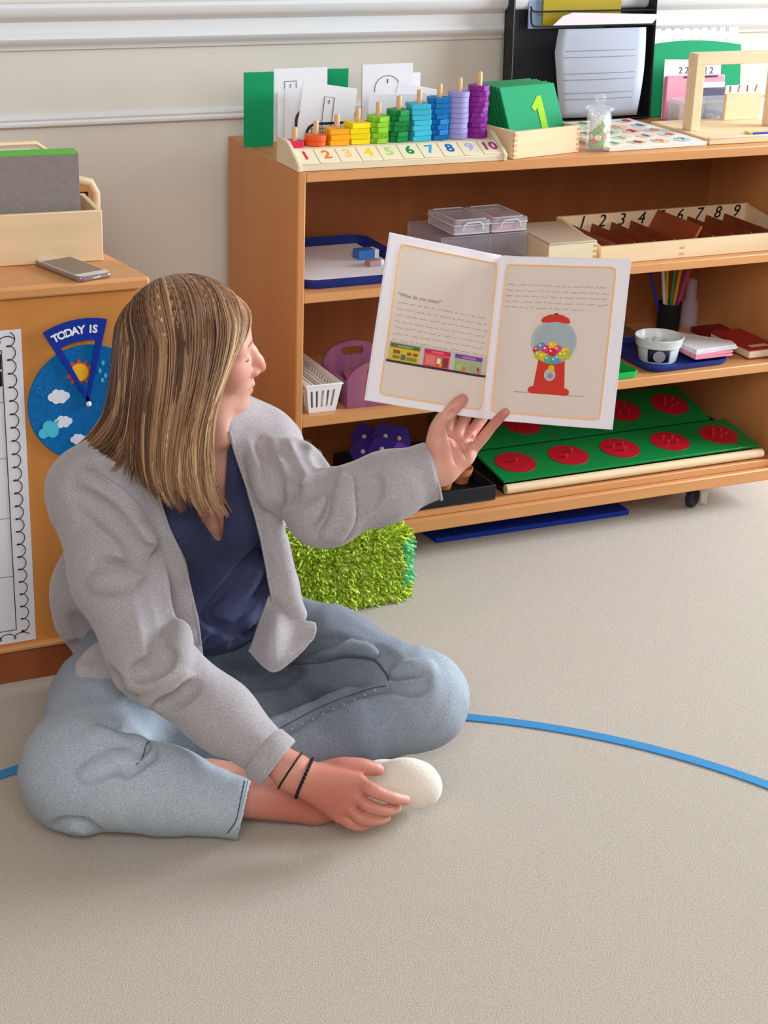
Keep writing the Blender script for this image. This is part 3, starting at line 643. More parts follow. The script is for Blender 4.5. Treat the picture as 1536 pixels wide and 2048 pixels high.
rb = thing('book', 'thick red covered book lying at the right end of the middle shelf', 'book', (2.432, 3.150, Z3+e), rz=.0)
MB().box(.002, .002, .002, .087, .16, .020).build('pages', mat('cream_pages', (230, 214, 180), .8), rb, .002)
MB().box(0, 0, .0205, .090, .165, .023).build('cover', mat('red_cover', (170, 24, 38), .35, .5), rb, .001)
MB().box(0, 0, 0, .090, .165, .0018).build('cover', mat('red_cover', (170, 24, 38), .35, .5), rb, .0005)
MB().box(.02, .02, .0231, .070, .036, .0235).build('title_strip', mat('title_strip', (226, 200, 170), .5), rb)
o = MB().box(0, 0, 0, .085, .07, .013).build('book', mat('dark_red_cover', (120, 20, 40), .4), None, .002); o.location = (2.435, 3.325, Z3+e); o.rotation_euler = (0, 0, .0); tag(o, 'dark red book behind the thick red book', 'book')

# ------------------------------------------------------------------ bottom shelf
for i, (x, y, s_) in enumerate(((*onz(632, 966, Z4)[:2], 1), (*onz(611, 946, Z4)[:2], 1.0))):
    o = MB().lathe([(0, 0), (.011, 0), (.0115, .006), (.0095, .022), (.0085, .045), (.0075, .052), (.011, .058), (.0135, .066), (.0125, .074), (.007, .080), (0, .0815)], 24).build('peg_doll', M_light); o.location = (float(x), float(y), Z4+e); o.scale = (s_, s_, s_)
    tag(o, ['front plain wooden peg doll beside the cardigan sleeve', 'rear plain wooden peg doll close to the left panel'][i], 'peg doll', 'peg dolls on the bottom shelf')
bt = thing('black_tray', 'black rectangular tray under the clay pots on the bottom shelf', 'tray', (1.50, 3.122, Z4+e))
b = MB(); b.box(0, 0, 0, .262, .31, .004); b.box(0, 0, .004, .262, .005, .035); b.box(0, .305, .004, .262, .31, .035); b.box(0, .005, .004, .005, .305, .035); b.box(.257, .005, .004, .262, .305, .035)
b.build('tray_body', M_blackp, bt, .001)
M_clay = mat('terracotta', (214, 138, 88), .8, .1)
for i, (x, y) in enumerate(((1.733, 3.235), (1.678, 3.215), (1.672, 3.330))):
    o = MB().lathe([(0, 0), (.017, 0), (.021, .024), (.0245, .024), (.0262, .043), (.0240, .043), (.022, .024), (.0165, .003), (0, .003)], 32).build('clay_pot', M_clay); o.location = (x, y, Z4+.0055); o.scale = (1, 1, .82)
    tag(o, ['small clay pot at the right front of the black tray', 'small clay pot mostly hidden behind the raised wrist', 'small clay pot at the back behind the sleeve cuff'][i], 'pot', 'clay pots on the black tray')
# purple felt flowers in a glass
fv = thing('flower_glass', 'clear glass holding purple felt flowers on the bottom shelf', 'vase', (1.572, 3.335, Z4+.0055))
MB().lathe([(0, 0), (.022, 0), (.026, .05), (.0245, .05), (.0205, .003), (0, .003)], 24).build('glass', M_clearw, fv)
M_pur = mat('purple_felt', (78, 56, 160), .7, .1, c2=(62, 42, 132), scale=60); M_pur2 = mat('violet_felt', (122, 74, 196), .7, .1)
fl_ = [(-.045, -.01, .075, 1), (-.010, -.03, .085, 1), (.022, -.025, .070, 0), (-.028, -.035, .055, 1), (.040, .0, .098, 1), (-.036, .026, .104, 1), (.020, -.034, .048, 0), (.005, .01, .108, 1), (-.012, -.036, .060, 1)]
for i, (dx, dy, dz, dk) in enumerate(fl_):
    t = thing('felt_flower', ['purple felt flower at the far left of the bunch', 'purple felt flower in the upper middle of the bunch', 'violet felt flower at the centre right of the bunch', 'dark purple felt flower low on the left of the bunch', 'purple felt flower at the top right of the bunch', 'purple felt flower at the upper left of the bunch', 'violet felt flower low on the right of the bunch', 'purple felt flower at the very top of the bunch', 'purple felt flower low in the middle of the bunch'][i], 'flower', (1.572+dx, 3.335+dy-.004*i, Z4-.002+dz), group='felt flowers in the glass')
    dirv = Vector((dx*8-.3, -1, .45)).normalized(); ex = dirv.cross(Vector((0, 0, 1))).normalized(); ey = ex.cross(dirv) if False else dirv.cross(ex)
    M = frame((0, 0, 0), ex, ey, dirv)
    P = [(.029*(1+.07*math.cos(5*a))*math.cos(a), .029*(1+.07*math.cos(5*a))*math.sin(a)) for a in np.linspace(0, 2*PI, 41)[:-1]]
    MB().prism(P, -.001, .0015, M).build('petals', M_pur if dk else M_pur2, t)
    MB().sphere((0, 0, .002), .0055, 10, M, (1, 1, .5)).build('centre', mat('yellow_bead', (236, 206, 40), .5) if i in (3, 4, 6) else mat('white_bead', (226, 220, 220), .5), t)
    MB().tube([(0, 0, 0), (-dx*.8, -dy*.8, -dz+.006)], .0012, 5).build('stem', mat('green_wire', (70, 110, 60), .6), t)
# metal inset rack
def insets(x0, y0, z0, tilt, label, groupword, n, red, lenx, rowd=.15):
    t = thing('number_inset_board', label, 'puzzle board', (x0, y0, z0), rot=(tilt, 0, 0))
    MB().box(0, 0, 0, lenx, rowd, .006).build('board', M_dgreen, t, .001)
    step = lenx/n
    for i in range(n):
        cx = step*(i+.5)
        d = MB().lathe([(0, 0), (.0515*.93, 0), (.0515*.93, .0012), (0, .0012)], 40, T(cx, rowd*.5, .0061)).build('red_disc', M_red, t)
        for q in range(i % 5+1):
            a = q*2*PI/(i % 5+1)+.7; rr = 0 if i % 5 == 0 else .017
            MB().lathe([(.0022, 0), (.0022, .004), (.004, .006), (.004, .009), (0, .010)], 10, T(cx+rr*math.cos(a), rowd*.5+rr*math.sin(a), .0073)).build('knob', mat('knob_red', (210, 50, 60), .3, .5), d)
    return t
rack_len = .700
rk2 = thing('inset_rack', 'wooden rack with a round front bar carrying the green and red board', 'rack', (1.796, 3.130, Z4+e))
MB().tube([(0, .010, .013), (rack_len, .010, .013)], .011, 14).build('front_bar', M_light, rk2)
MB().box(0, .02, 0, rack_len, .18, .010).build('rack_base', M_blackp, rk2)
insets(1.796, 3.150, Z4+.024, .12, 'front green board with a row of five red discs on the bottom shelf', '', 5, M_red, rack_len)
insets(1.765, 3.318, Z4+.040, .24, 'rear green board with a row of red discs in the shade behind', '', 5, M_red, .70, .16)
MB().box(.0, .195, 0, rack_len, .33, .032).build('rack_riser', M_blackp, rk2)

# ------------------------------------------------------------------ floor things
o = MB().prism([onz(872, 1087, 0)[:2]-(1.65, 3.18), onz(1258, 1030, 0)[:2]-(1.65, 3.18), np.array((.52, .30)), np.array((-.02, .30))], 0, .012).build('blue_mat', mat('blue_foam', (24, 56, 160), .6, .2), None, .002); o.location = (1.65, 3.18, 0); tag(o, 'thin blue mat on the carpet under the shelf unit', 'mat')

# ------------------------------------------------------------------ things on the left cabinet
CZ = .757
lb_ = thing('wooden_box', 'large open birch box standing on the left cabinet', 'box', (.35, 3.030, CZ+e), rz=-.06)
MB().box(-.1, 0, 0, .498, .009, .092).build('front_panel', M_light, lb_, .0015)
MB().box(.489, .009, 0, .498, .14, .092).build('side_panel', M_light, lb_, .0015)
MB().box(-.1, .14, 0, .498, .149, .092).build('rear_panel', M_light, lb_, .0015)
MB().box(-.1, .009, 0, .489, .14, .006).build('bottom', M_light, lb_)
for i in range(4):
    t = thing('lined_board', ['grey backed board with a green edge, front of the row in the birch box', 'grey board with a green edge, second in the large birch box', 'grey board with a green edge, third in the large birch box', 'rearmost grey board with a green edge in the large birch box'][i], 'board', (.36, 3.052+.0105*i, CZ+.008), rz=-.06, group='green edged boards in the birch box')
    MB().box(0, 0, 0, .455, .005, .183).build('board', mat('grey_board', (146, 136, 130), .7, c2=(134, 124, 118), scale=90), t, .0005)
    MB().box(0, 0, .1832, .455, .007, .1865).build('green_edge', mat('lime_edge', (104, 190, 70), .6), t)
wb2 = thing('wooden_rack', 'rounded wooden rack end behind the large birch box', 'rack', (.662, 3.240, CZ+e), rz=-.05)
MB().tube([(0, 0, .100), (.205, 0, .100), (.228, 0, .094), (.238, 0, .074), (.238, 0, .0)], .009, 10).build('top_rail', M_light, wb2)
MB().box(.19, -.006, 0, .232, .006, .094).build('end_panel', M_woodh, wb2, .001)
MB().box(.200, -.009, .03, .222, -.0065, .078).build('slot', mat('dark_slot', (60, 32, 26), .6), wb2)
wb3 = thing('panel_stand', 'thin wooden framed white panel behind the green edged boards', 'frame', (.606, 3.30, CZ+e), rz=0)
MB().tube([(-.1, 0, .160), (.200, 0, .160), (.225, 0, .142), (.225, 0, 0)], .005, 8).build('frame_rail', M_light, wb3)
MB().box(-.10, .002, .01, .19, .006, .150).build('white_panel', M_paper, wb3)
# phone
pa, pb_, pc = onz(62, 516, CZ+.012), onz(158, 553, CZ+.012), onz(218, 541, CZ+.012)
ex = Vector(pa-pb_).normalized(); 
pht = thing('mobile_phone', 'gold and grey phone in a clear case lying on the left cabinet', 'phone', (float(pb_[0]), float(pb_[1]), CZ+.0008), rz=math.atan2(ex.y, ex.x))
Lp, Wp = .150, .070
MB().prism(rrect(Lp, Wp, .010, 6, Lp/2, -Wp/2), 0, .009).build('case', mat('phone_case', (150, 130, 124), .2, .6, .3), pht, .003, seg=3)
MB().prism(rrect(Lp-.008, Wp-.006, .008, 6, Lp/2, -Wp/2), .0088, .0098).build('face', mat('phone_face', (214, 206, 200), .2, .6), pht)
MB().prism(rrect(Lp-.040, Wp-.010, .001, 2, Lp/2, -Wp/2), .0097, .0100).build('screen', mat('phone_screen', (104, 96, 88), .12, .6), pht)
MB().box(-.0008, -Wp/2-.008, .0032, .001, -Wp/2+.008, .0062).build('port', mat('chrome', (230, 230, 234), .15, .6, .9), pht, .0005)
# calendar chart on the cabinet back
ch = thing('calendar_chart', 'white calendar chart with a curly border taped to the cabinet back', 'chart', (.662, YC+.0108, .080))
MB().box(-.42, -.0012, 0, 0, 0, .600).build('sheet', mat('chart_paper', (222, 218, 222), .5, .3), ch)
pr = MB(); F_ = lambda pts, r=.0009: pr.tube([(x, -.0016, z) for x, z in pts], r, 5)
F_([(-.42, .026), (-.036, .026), (-.036, .565), (-.42, .565)], .0010)
for z in (.135, .250, .365, .47): pr.tube([(-.42, -.0014, z), (-.036, -.0014, z)], .0004, 4)
pts = []
for i in range(400):
    s = i/399; z = .59-s*.575; ph_ = s*23*2*PI
    pts.append((-.019+.0075*math.sin(ph_)+.0, z+.0058*math.cos(ph_)))
F_(pts, .0008)
pts = [(-.019-.4*i/199+.007*math.cos(i/199*15*2*PI), .013+.006*math.sin(i/199*15*2*PI)) for i in range(200)]; F_(pts, .0008)
pts = [(-.019-.4*i/199+.007*math.cos(i/199*15*2*PI), .583+.006*math.sin(i/199*15*2*PI)) for i in range(200)]; F_(pts, .0008)
pr.build('printed_lines', M_ink, ch)
for z in (.500, .531): MB().box(-.42, -.0022, z, -.0375, -.0012, z+.027).build('black_square', M_ink, ch)
# weather dial
wd = thing('weather_dial', 'round blue felt weather dial with a TODAY IS pointer on the cabinet back', 'weather dial', (.775, YC+.0105, .533))
MY = Matrix(((1, 0, 0, 0), (0, 0, -1, 0), (0, 1, 0, 0), (0, 0, 0, 1)))   # prism xy -> xz, extrude towards -Y
M_felt = mat('blue_felt', (22, 110, 176), .8, .1, c2=(16, 96, 158), scale=120, bump=.0008, bscale=300)
MB().prism(ngon(72, .108), 0, .004, MY).build('disc', M_felt, wd, .0008)
def cloud(cx, cz, s, cname, c, blobs):
    b = MB()
    for i, (x, z, r) in enumerate(blobs): b.prism([(cx+s*(x+r*math.cos(a)), cz+s*(z+r*math.sin(a))) for a in np.linspace(0, 2*PI, 21)[:-1]], .004, .0052+.00005*i, MY)
    b.build('cloud', mat(cname, c, .8, .1), wd)
B1 = [(-1, 0, .62), (-.4, .5, .6), (.35, .35, .62), (1, 0, .58), (.45, -.45, .6), (-.4, -.45, .6), (0, 0, .8)]
cloud(-.052, .018, .0125, 'white_felt', (226, 226, 236), B1)
cloud(-.070, -.040, .0135, 'aqua_felt', (80, 190, 210), [(-.9, -.6, .7), (-.2, .3, .8), (.6, .2, .7), (.3, -.5, .8), (1.1, .6, .5)])
cloud(-.046, -.030, .0105, 'white_felt', (226, 226, 236), B1)
cloud(-.020, -.066, .009, 'white_felt', (226, 226, 236), B1)
sw_ = MB()
for q in range(3): sw_.tube([(-.088+.009*q+.004*math.cos(a), -.0050, .034-.008*(q % 2)+.004*math.sin(a)) for a in np.linspace(0, 5, 14)], .0005, 5)
sw_.build('wind_swirl', mat('swirl_blue', (60, 150, 200), .7), wd)
dp = MB()
for x, z in ((.030, .072), (.024, .058), (.034, .048), (.045, .066), (.028, .040)): dp.prism([(x+.003*math.cos(a), z+.0045*math.sin(a)) for a in np.linspace(0, 2*PI, 13)[:-1]], .004, .005, MY)
dp.build('raindrops', mat('aqua_felt', (80, 190, 210), .8), wd)
sun = MB(); star = []
for i in range(20): r = .026 if i % 2 == 0 else .017; a = PI/2+PI*i/10; star.append((-.014+r*math.cos(a), .059+r*math.sin(a)))
sun.prism(star, .004, .0050, MY).build('sun_rays', mat('red_felt', (220, 76, 56), .8), wd)
MB().prism([(-.014+.0165*math.cos(a), .059+.0165*math.sin(a)) for a in np.linspace(0, 2*PI, 25)[:-1]], .005, .0060, MY).build('sun_disc', mat('yellow_felt', (244, 184, 40), .8), wd)
# pointer: two arms + arched band
M_pt = mat('royal_blue_felt', (28, 52, 150), .8, .1, bump=.0005, bscale=300)
aL, aR = math.radians(90+32), math.radians(90-14)
aL, aR = math.atan2(.137, -.076), math.atan2(.142, .036)
def pol(r, a): return (r*math.cos(a), r*math.sin(a))
band = [pol(.158, aL+(aR-aL)*i/16) for i in range(17)]+[pol(.118, aR+(aL-aR)*i/16) for i in range(17)]
ptm = MB().prism(band, .0062, .0095, MY)
for a, sgn in ((aL, 1), (aR, -1)):
    d = np.array(pol(1, a)); nrm = np.array((-d[1], d[0]))*sgn
    ptm.prism([tuple(-d*.004), tuple(d*.125), tuple(d*.125-nrm*.013), tuple(-d*.004-nrm*.006)], .0062, .00949, MY)
pto = ptm.build('pointer', M_pt, wd, .0006)
txt = 'TODAY IS'; angs = []
wds = [1, 1.2, 1.15, 1.1, 1.05, .7, .55, .95]; tot = sum(wds); acc = 0; span = (aL-aR)*.80; mid = (aL+aR)/2+.02
letters = MB()
for c_l, w_ in zip(txt, wds):
    a = mid+span/2-span*(acc+w_/2)/tot; acc += w_
    if c_l == ' ': continue
    x, z = pol(.138, a)
    tm = text_mesh(c_l, .0195, MY @ T(x, z, .0098, 0, 0, a-PI/2), .0004, offset=.0007); letters.add(tm.v, tm.f)
letters.build('lettering', M_paper, pto, smooth=False)
MB().sphere((0, -.010, 0), .0052, 14).build('pin', M_white, pto)

# ================================================================== the seated woman: sculpted from signed distances
A3 = lambda *p: np.array(p, np.float32)
class Sculpt:
    def __init__(s, lo, hi, h):
        s.h = h; s.lo = np.array(lo, float); n = np.ceil((np.array(hi)-s.lo)/h).astype(int)+1
        s.ax = [(s.lo[i]+h*np.arange(n[i])).astype(np.float32) for i in range(3)]
        s.D = np.full(n, .08, np.float32)
    def win(s, lo, hi):
        r = []
        for i in range(3):
            a = max(0, int((lo[i]-s.lo[i])/s.h)); b = min(len(s.ax[i]), int((hi[i]-s.lo[i])/s.h)+2)
            if b <= a: return None
            r.append(slice(a, b))
        return tuple(r)
    def co(s, w): return s.ax[0][w[0]][:, None, None], s.ax[1][w[1]][None, :, None], s.ax[2][w[2]][None, None, :]
    def put(s, w, d, op, k):
        D = s.D[w]
        if op == 'u':
            if k: hh = np.maximum(k-np.abs(D-d), 0)/k; s.D[w] = np.minimum(D, d)-hh*hh*k*.25
            else: s.D[w] = np.minimum(D, d)
        elif op == 's':
            d = -d
            if k: hh = np.maximum(k-np.abs(D-d), 0)/k; s.D[w] = np.maximum(D, d)+hh*hh*k*.25
            else: s.D[w] = np.maximum(D, d)
        elif op == 'i': s.D[w] = np.maximum(D, d)
    def cone(s, a, b, ra, rb, op='u', k=.01, m=None):
        a = np.array(a, float); b = np.array(b, float); m = m if m is not None else k+.02; R = max(ra, rb)+m
        w = s.win(np.minimum(a, b)-R, np.maximum(a, b)+R)
        if w is None: return
        X, Y, Z = s.co(w); d = b-a; l2 = max(float(d@d), 1e-12)
        t = np.clip(((X-a[0])*d[0]+(Y-a[1])*d[1]+(Z-a[2])*d[2])/l2, 0, 1)
        q = np.sqrt((X-a[0]-t*d[0])**2+(Y-a[1]-t*d[1])**2+(Z-a[2]-t*d[2])**2)-(ra+(rb-ra)*t)
        s.put(w, q.astype(np.float32), op, k)
    def chain(s, pts, rs, op='u', k=.01, m=None):
        if not hasattr(rs, '__len__'): rs = [rs]*len(pts)
        for i in range(len(pts)-1): s.cone(pts[i], pts[i+1], rs[i], rs[i+1], op, k, m)
    def ell(s, c, r, R=None, op='u', k=.01, m=None):
        m = m if m is not None else k+.02; c = np.array(c, float); r = np.array(r, float); R = np.eye(3) if R is None else np.array(R, float)   # rows of R: local axes
        e = np.sqrt(((R*r[:, None])**2).sum(0))+m; w = s.win(c-e, c+e)
        if w is None: return
        X, Y, Z = s.co(w); X = X-c[0]; Y = Y-c[1]; Z = Z-c[2]
        L = [(R[i, 0]*X+R[i, 1]*Y+R[i, 2]*Z)/r[i] for i in range(3)]
        k0 = np.sqrt(L[0]**2+L[1]**2+L[2]**2); k1 = np.sqrt((L[0]/r[0])**2+(L[1]/r[1])**2+(L[2]/r[2])**2)+1e-9
        s.put(w, (k0*(k0-1)/k1).astype(np.float32), op, k)
    def half(s, p, n, op='i'):      # keep the side n points away from
        n = np.array(n, float); n /= np.linalg.norm(n); w = tuple(slice(0, q) for q in s.D.shape); X, Y, Z = s.co(w)
        s.put(w, ((X-p[0])*n[0]+(Y-p[1])*n[1]+(Z-p[2])*n[2]).astype(np.float32), op, 0)
    def sample(s, P):
        g = (np.asarray(P)-s.lo)/s.h; i = np.clip(g.astype(int), 0, np.array(s.D.shape)-2); t = g-i; r = 0
        for a in (0, 1):
            for b in (0, 1):
                for c in (0, 1):
                    r = r+s.D[i[..., 0]+a, i[..., 1]+b, i[..., 2]+c]*(t[..., 0] if a else 1-t[..., 0])*(t[..., 1] if b else 1-t[..., 1])*(t[..., 2] if c else 1-t[..., 2])
        return r
    def hit(s, x, y, d0=2.4, d1=3.3):   # where the line of sight through a point of the photograph meets the surface
        r = ray(x, y); T_ = np.arange(d0, d1, .0015); P = CAM+T_[:, None]*r
        ok = np.all((P > s.lo+s.h) & (P < s.lo+s.h*(np.array(s.D.shape)-2)), axis=1)
        T_, P = T_[ok], P[ok]
        if not len(T_): return None
        v = s.sample(P); j = np.nonzero(v < 0)[0]
        return P[j[0]] if len(j) else None
    def line(s, pts, n=24, off=0):
        o = []
        for p in catmull(pts, n):
            q = s.hit(*p)
            if q is not None: o.append(q-vf*off)
        return o
    def poly_cut(s, poly, depth0, depth1):   # open the cloth along an outline (front part only)
        poly = np.array(poly, float)
        cs = [U(x, y, d) for x, y in poly for d in (depth0, depth1)]; w = s.win(np.min(cs, 0)-.01, np.max(cs, 0)+.01); X, Y, Z = s.co(w)
        z = X*vf[0]+Y*vf[1]+(Z-CAM_H)*vf[2]; px = 768+F_PX*(X*va[0]+Y*va[1]+(Z-CAM_H)*va[2])/z; py = 1024-F_PX*(X*vb[0]+Y*vb[1]+(Z-CAM_H)*vb[2])/z
        d = np.full(px.shape, 1e9, np.float32); ins = np.zeros(px.shape, bool); n = len(poly)
        for i in range(n):
            a, b = poly[i], poly[(i+1) % n]; e_ = b-a
            t = np.clip(((px-a[0])*e_[0]+(py-a[1])*e_[1])/(e_@e_), 0, 1)
            d = np.minimum(d, (px-a[0]-t*e_[0])**2+(py-a[1]-t*e_[1])**2)
            c = (a[1] > py) != (b[1] > py)
            ins ^= c & (px < (b[0]-a[0])*(py-a[1])/(b[1]-a[1]+1e-9)+a[0])
        d = np.sqrt(d)*z/F_PX; d = np.where(ins, -d, d); d = np.maximum(d, np.maximum(depth0-z, z-depth1))
        s.put(w, d.astype(np.float32), 's', 0)
    def mesh(s):
        D = s.D; S_ = D < 0; sh_ = np.array(D.shape)-1
        c = np.zeros(sh_, np.int8)
        for a in (0, 1):
            for b in (0, 1):
                for g in (0, 1): c += S_[a:a+sh_[0], b:b+sh_[1], g:g+sh_[2]]
        act = np.argwhere((c > 0) & (c < 8)); idx = np.full(sh_, -1, np.int32); idx[tuple(act.T)] = np.arange(len(act))
        pos = np.zeros((len(act), 3)); cnt = np.zeros(len(act))
        cor = [(a, b, g) for a in (0, 1) for b in (0, 1) for g in (0, 1)]
        for p in cor:
            for ax in range(3):
                if p[ax]: continue
                q = list(p); q[ax] = 1
                va_ = D[act[:, 0]+p[0], act[:, 1]+p[1], act[:, 2]+p[2]]; vb_ = D[act[:, 0]+q[0], act[:, 1]+q[1], act[:, 2]+q[2]]
                m = (va_ < 0) != (vb_ < 0); t = va_[m]/(va_[m]-vb_[m]); P = np.tile(np.array(p, float), (m.sum(), 1)); P[:, ax] += t
                pos[m] += P; cnt[m] += 1
        V = s.lo+s.h*(act+pos/cnt[:, None]); F_ = []
        for ax in range(3):
            o1, o2 = [(1, 2), (2, 0), (0, 1)][ax]
            sl0 = [slice(0, None)]*3; sl1 = [slice(0, None)]*3; sl0[ax] = slice(0, -1); sl1[ax] = slice(1, None)
            s0 = S_[tuple(sl0)]; s1 = S_[tuple(sl1)]; E = np.argwhere(s0 != s1)
            ok = (E[:, o1] > 0) & (E[:, o2] > 0) & (E[:, o1] < sh_[o1]) & (E[:, o2] < sh_[o2]); E = E[ok]
            f = s0[tuple(E.T)]
            q = []
            for (d1, d2) in ((1, 1), (0, 1), (0, 0), (1, 0)):
                G = E.copy(); G[:, o1] -= d1; G[:, o2] -= d2; q.append(idx[tuple(G.T)])
            q = np.stack(q, 1); q[~f] = q[~f][:, ::-1]; F_.append(q)
        F_ = np.concatenate(F_); F_ = F_[(F_ >= 0).all(1)]
        return V, F_
def np_mesh(name, parts, m, parent=None, relax=0, tone=None):
    V = []; F_ = []; o = 0
    for v, f in parts: V.append(v); F_.append(f+o); o += len(v)
    V = np.concatenate(V); F_ = np.concatenate(F_); k = F_.shape[1]
    for _ in range(relax):
        acc = np.zeros_like(V); c = np.zeros(len(V))
        for i in range(k):
            a, b = F_[:, i], F_[:, (i+1) % k]
            for j in range(3): acc[:, j] += np.bincount(a, V[b, j], len(V))+np.bincount(b, V[a, j], len(V))
            c += np.bincount(a, minlength=len(V))+np.bincount(b, minlength=len(V))
        V = V*.5+.5*acc/np.maximum(c, 1)[:, None]
    me = bpy.data.meshes.new(name); me.vertices.add(len(V)); me.vertices.foreach_set('co', V.astype(np.float32).ravel())
    me.loops.add(F_.size); me.loops.foreach_set('vertex_index', F_.astype(np.int32).ravel())
    me.polygons.add(len(F_)); me.polygons.foreach_set('loop_start', np.arange(0, F_.size, k, dtype=np.int32)); me.polygons.foreach_set('loop_total', np.full(len(F_), k, np.int32))
    me.update(calc_edges=True); me.polygons.foreach_set('use_smooth', np.ones(len(F_), bool))
    if tone is not None:
        at = me.attributes.new('tone', 'FLOAT', 'POINT'); at.data.foreach_set('value', (tone(V) if callable(tone) else tone).astype(np.float32))
    me.materials.append(m); ob = bpy.data.objects.new(name, me); COL.objects.link(ob)
    if parent: ob.parent = parent
    return ob
def tone_mat(name, stops, **kw):
    m = mat(name, (128, 128, 128), **kw); nt = m.node_tree; at = nt.nodes.new('ShaderNodeAttribute'); at.attribute_name = 'tone'
    cr = nt.nodes.new('ShaderNodeValToRGB'); r = cr.color_ramp
    while len(r.elements) < len(stops): r.elements.new(.5)
    for e_, (p, c) in zip(r.elements, stops): e_.position = p; e_.color = (*lin(c), 1)
    nt.links.new(at.outputs['Fac'], cr.inputs[0])
    b = nt.nodes['Principled BSDF']
    if b.inputs['Base Color'].links:     # multiply with the speckle
        src = b.inputs['Base Color'].links[0].from_socket; mx = nt.nodes.new('ShaderNodeMix'); mx.data_type = 'RGBA'; mx.blend_type = 'MULTIPLY'; mx.inputs[0].default_value = 1
        nt.links.new(cr.outputs[0], mx.inputs[6]); nt.links.new(src, mx.inputs[7]); nt.links.new(mx.outputs[2], b.inputs['Base Color'])
    else: nt.links.new(cr.outputs[0], b.inputs['Base Color'])
    return m

# ---- joints
hipR, hipL = A3(.80, 2.67, .13), A3(1.0, 2.67, .13)
kneeR, kneeL = U(165, 1535, 2.765), U(838, 1398, 2.99)
ankR, footR = A3(.955, 2.225, .040), A3(1.135, 2.195, .045)
ankL = A3(.86, 2.36, .055)
shR, shL = U(190, 985, 2.83), U(520, 898, 2.93)
elR, elL = U(300, 1320, 2.74), U(648, 1018, 2.74)
wrR, wrL = U(585, 1545, 2.715), U(882, 935, 2.79)
neckb = A3(.875, 2.56, .60)
# ---- head frame
phi = math.radians(11); fh = np.array([math.sin(PSI), math.cos(PSI), 0.])
hf = _r*math.cos(phi)+fh*math.sin(phi); hu = np.array([0, 0, 1.]); hl = np.cross(hu, hf)
def rotv(v, ax, a): ax = ax/np.linalg.norm(ax); return v*math.cos(a)+np.cross(ax, v)*math.sin(a)+ax*(ax@v)*(1-math.cos(a))
HROLL, HPITCH = math.radians(8), math.radians(3)
hl, hu = rotv(hl, hf, HROLL), rotv(hu, hf, HROLL)           # lean towards her right shoulder
hf, hu = rotv(hf, hl, HPITCH), rotv(hu, hl, HPITCH)
HO = U(388, 697, 2.79)
HM = np.stack([hf, hl, hu])
def H_(f, l, u): return HO+f*hf+l*hl+u*hu

def sculpt_head(g):
    g.ell(H_(-.012, 0, .034), (.090, .073, .080), HM, k=.01)
    g.ell(H_(.040, 0, .030), (.046, .062, .055), HM, k=.03)
    g.ell(H_(.034, 0, -.028), (.048, .055, .072), HM, k=.03)
    for s_ in (-1, 1):
        g.cone(H_(-.008, .052*s_, -.040), H_(.064, .018*s_, -.086), .020, .017, k=.03)
        g.ell(H_(.056, .034*s_, -.026), (.027, .024, .028), HM, k=.022)       # cheek
        g.cone(H_(.074, .012*s_, .020), H_(.064, .044*s_, .022), .012, .012, k=.014)  # brow
    g.ell(H_(.078, 0, -.092), (.017, .019, .017), HM, k=.022)
    g.ell(H_(.072, 0, -.055), (.024, .030, .026), HM, k=.02); g.ell(H_(.062, 0, -.020), (.031, .041, .036), HM, k=.014); g.ell(H_(.079, 0, -.054), (.0165, .023, .016), HM, k=.01)
    for s_ in (-1, 1):
        g.ell(H_(.0955, .030*s_, .004), (.0105, .014, .009), HM, op='s', k=.012)
        g.ell(H_(.0728, .0305*s_, .002), (.0128, .0135, .0125), HM, k=.003)    # lidded eye
        g.chain([H_(.0822, .021*s_, -.0005), H_(.0838, .029*s_, -.003), H_(.0798, .041*s_, -.001)], .0007, 's', k=.0015)
        g.chain([H_(.0800, .020*s_, .008), H_(.0815, .030*s_, .0105), H_(.0762, .044*s_, .007)], .0006, 's', k=.003)
    g.chain([H_(.083, 0, .014), H_(.094, 0, -.003), H_(.1035, 0, -.019), H_(.1085, 0, -.029)], [.0090, .0085, .0100, .0110], k=.008)
    for s_ in (-1, 1):
        g.ell(H_(.097, .0125*s_, -.0345), (.0105, .0075, .0078), HM, k=.007)
        g.ell(H_(.1035, .0062*s_, -.0425), (.005, .003, .003), HM, op='s', k=.002)
    g.chain([H_(.086, -.018, -.0610), H_(.0955, -.007, -.0575), H_(.0955, .007, -.0575), H_(.086, .018, -.0610)], [.0035, .0062, .0062, .0035], k=.004)
    g.chain([H_(.084, -.016, -.0650), H_(.0925, -.006, -.0695), H_(.0925, .006, -.0695), H_(.084, .016, -.0650)], [.0035, .0068, .0068, .0035], k=.004)
    g.chain([H_(.0860, -.023, -.0605), H_(.098, -.009, -.0635), H_(.100, 0, -.0633), H_(.098, .009, -.0635), H_(.0860, .023, -.0605)], .0009, 's', k=.0020)
    for s_ in (-1, 1):      # ears
        g.ell(H_(-.010, .074*s_, -.008), (.016, .007, .030), HM, k=.006)
        g.ell(H_(-.006, .082*s_, -.004), (.009, .005, .018), HM, op='s', k=.004)
    # neck and upper chest
    g.chain([H_(-.018, 0, -.035), A3(.872, 2.555, .640), A3(.880, 2.565, .585)], [.058, .054, .060], k=.02)
    g.cone(H_(.018, -.03, -.06), A3(.90, 2.51, .575), .020, .012, k=.02)
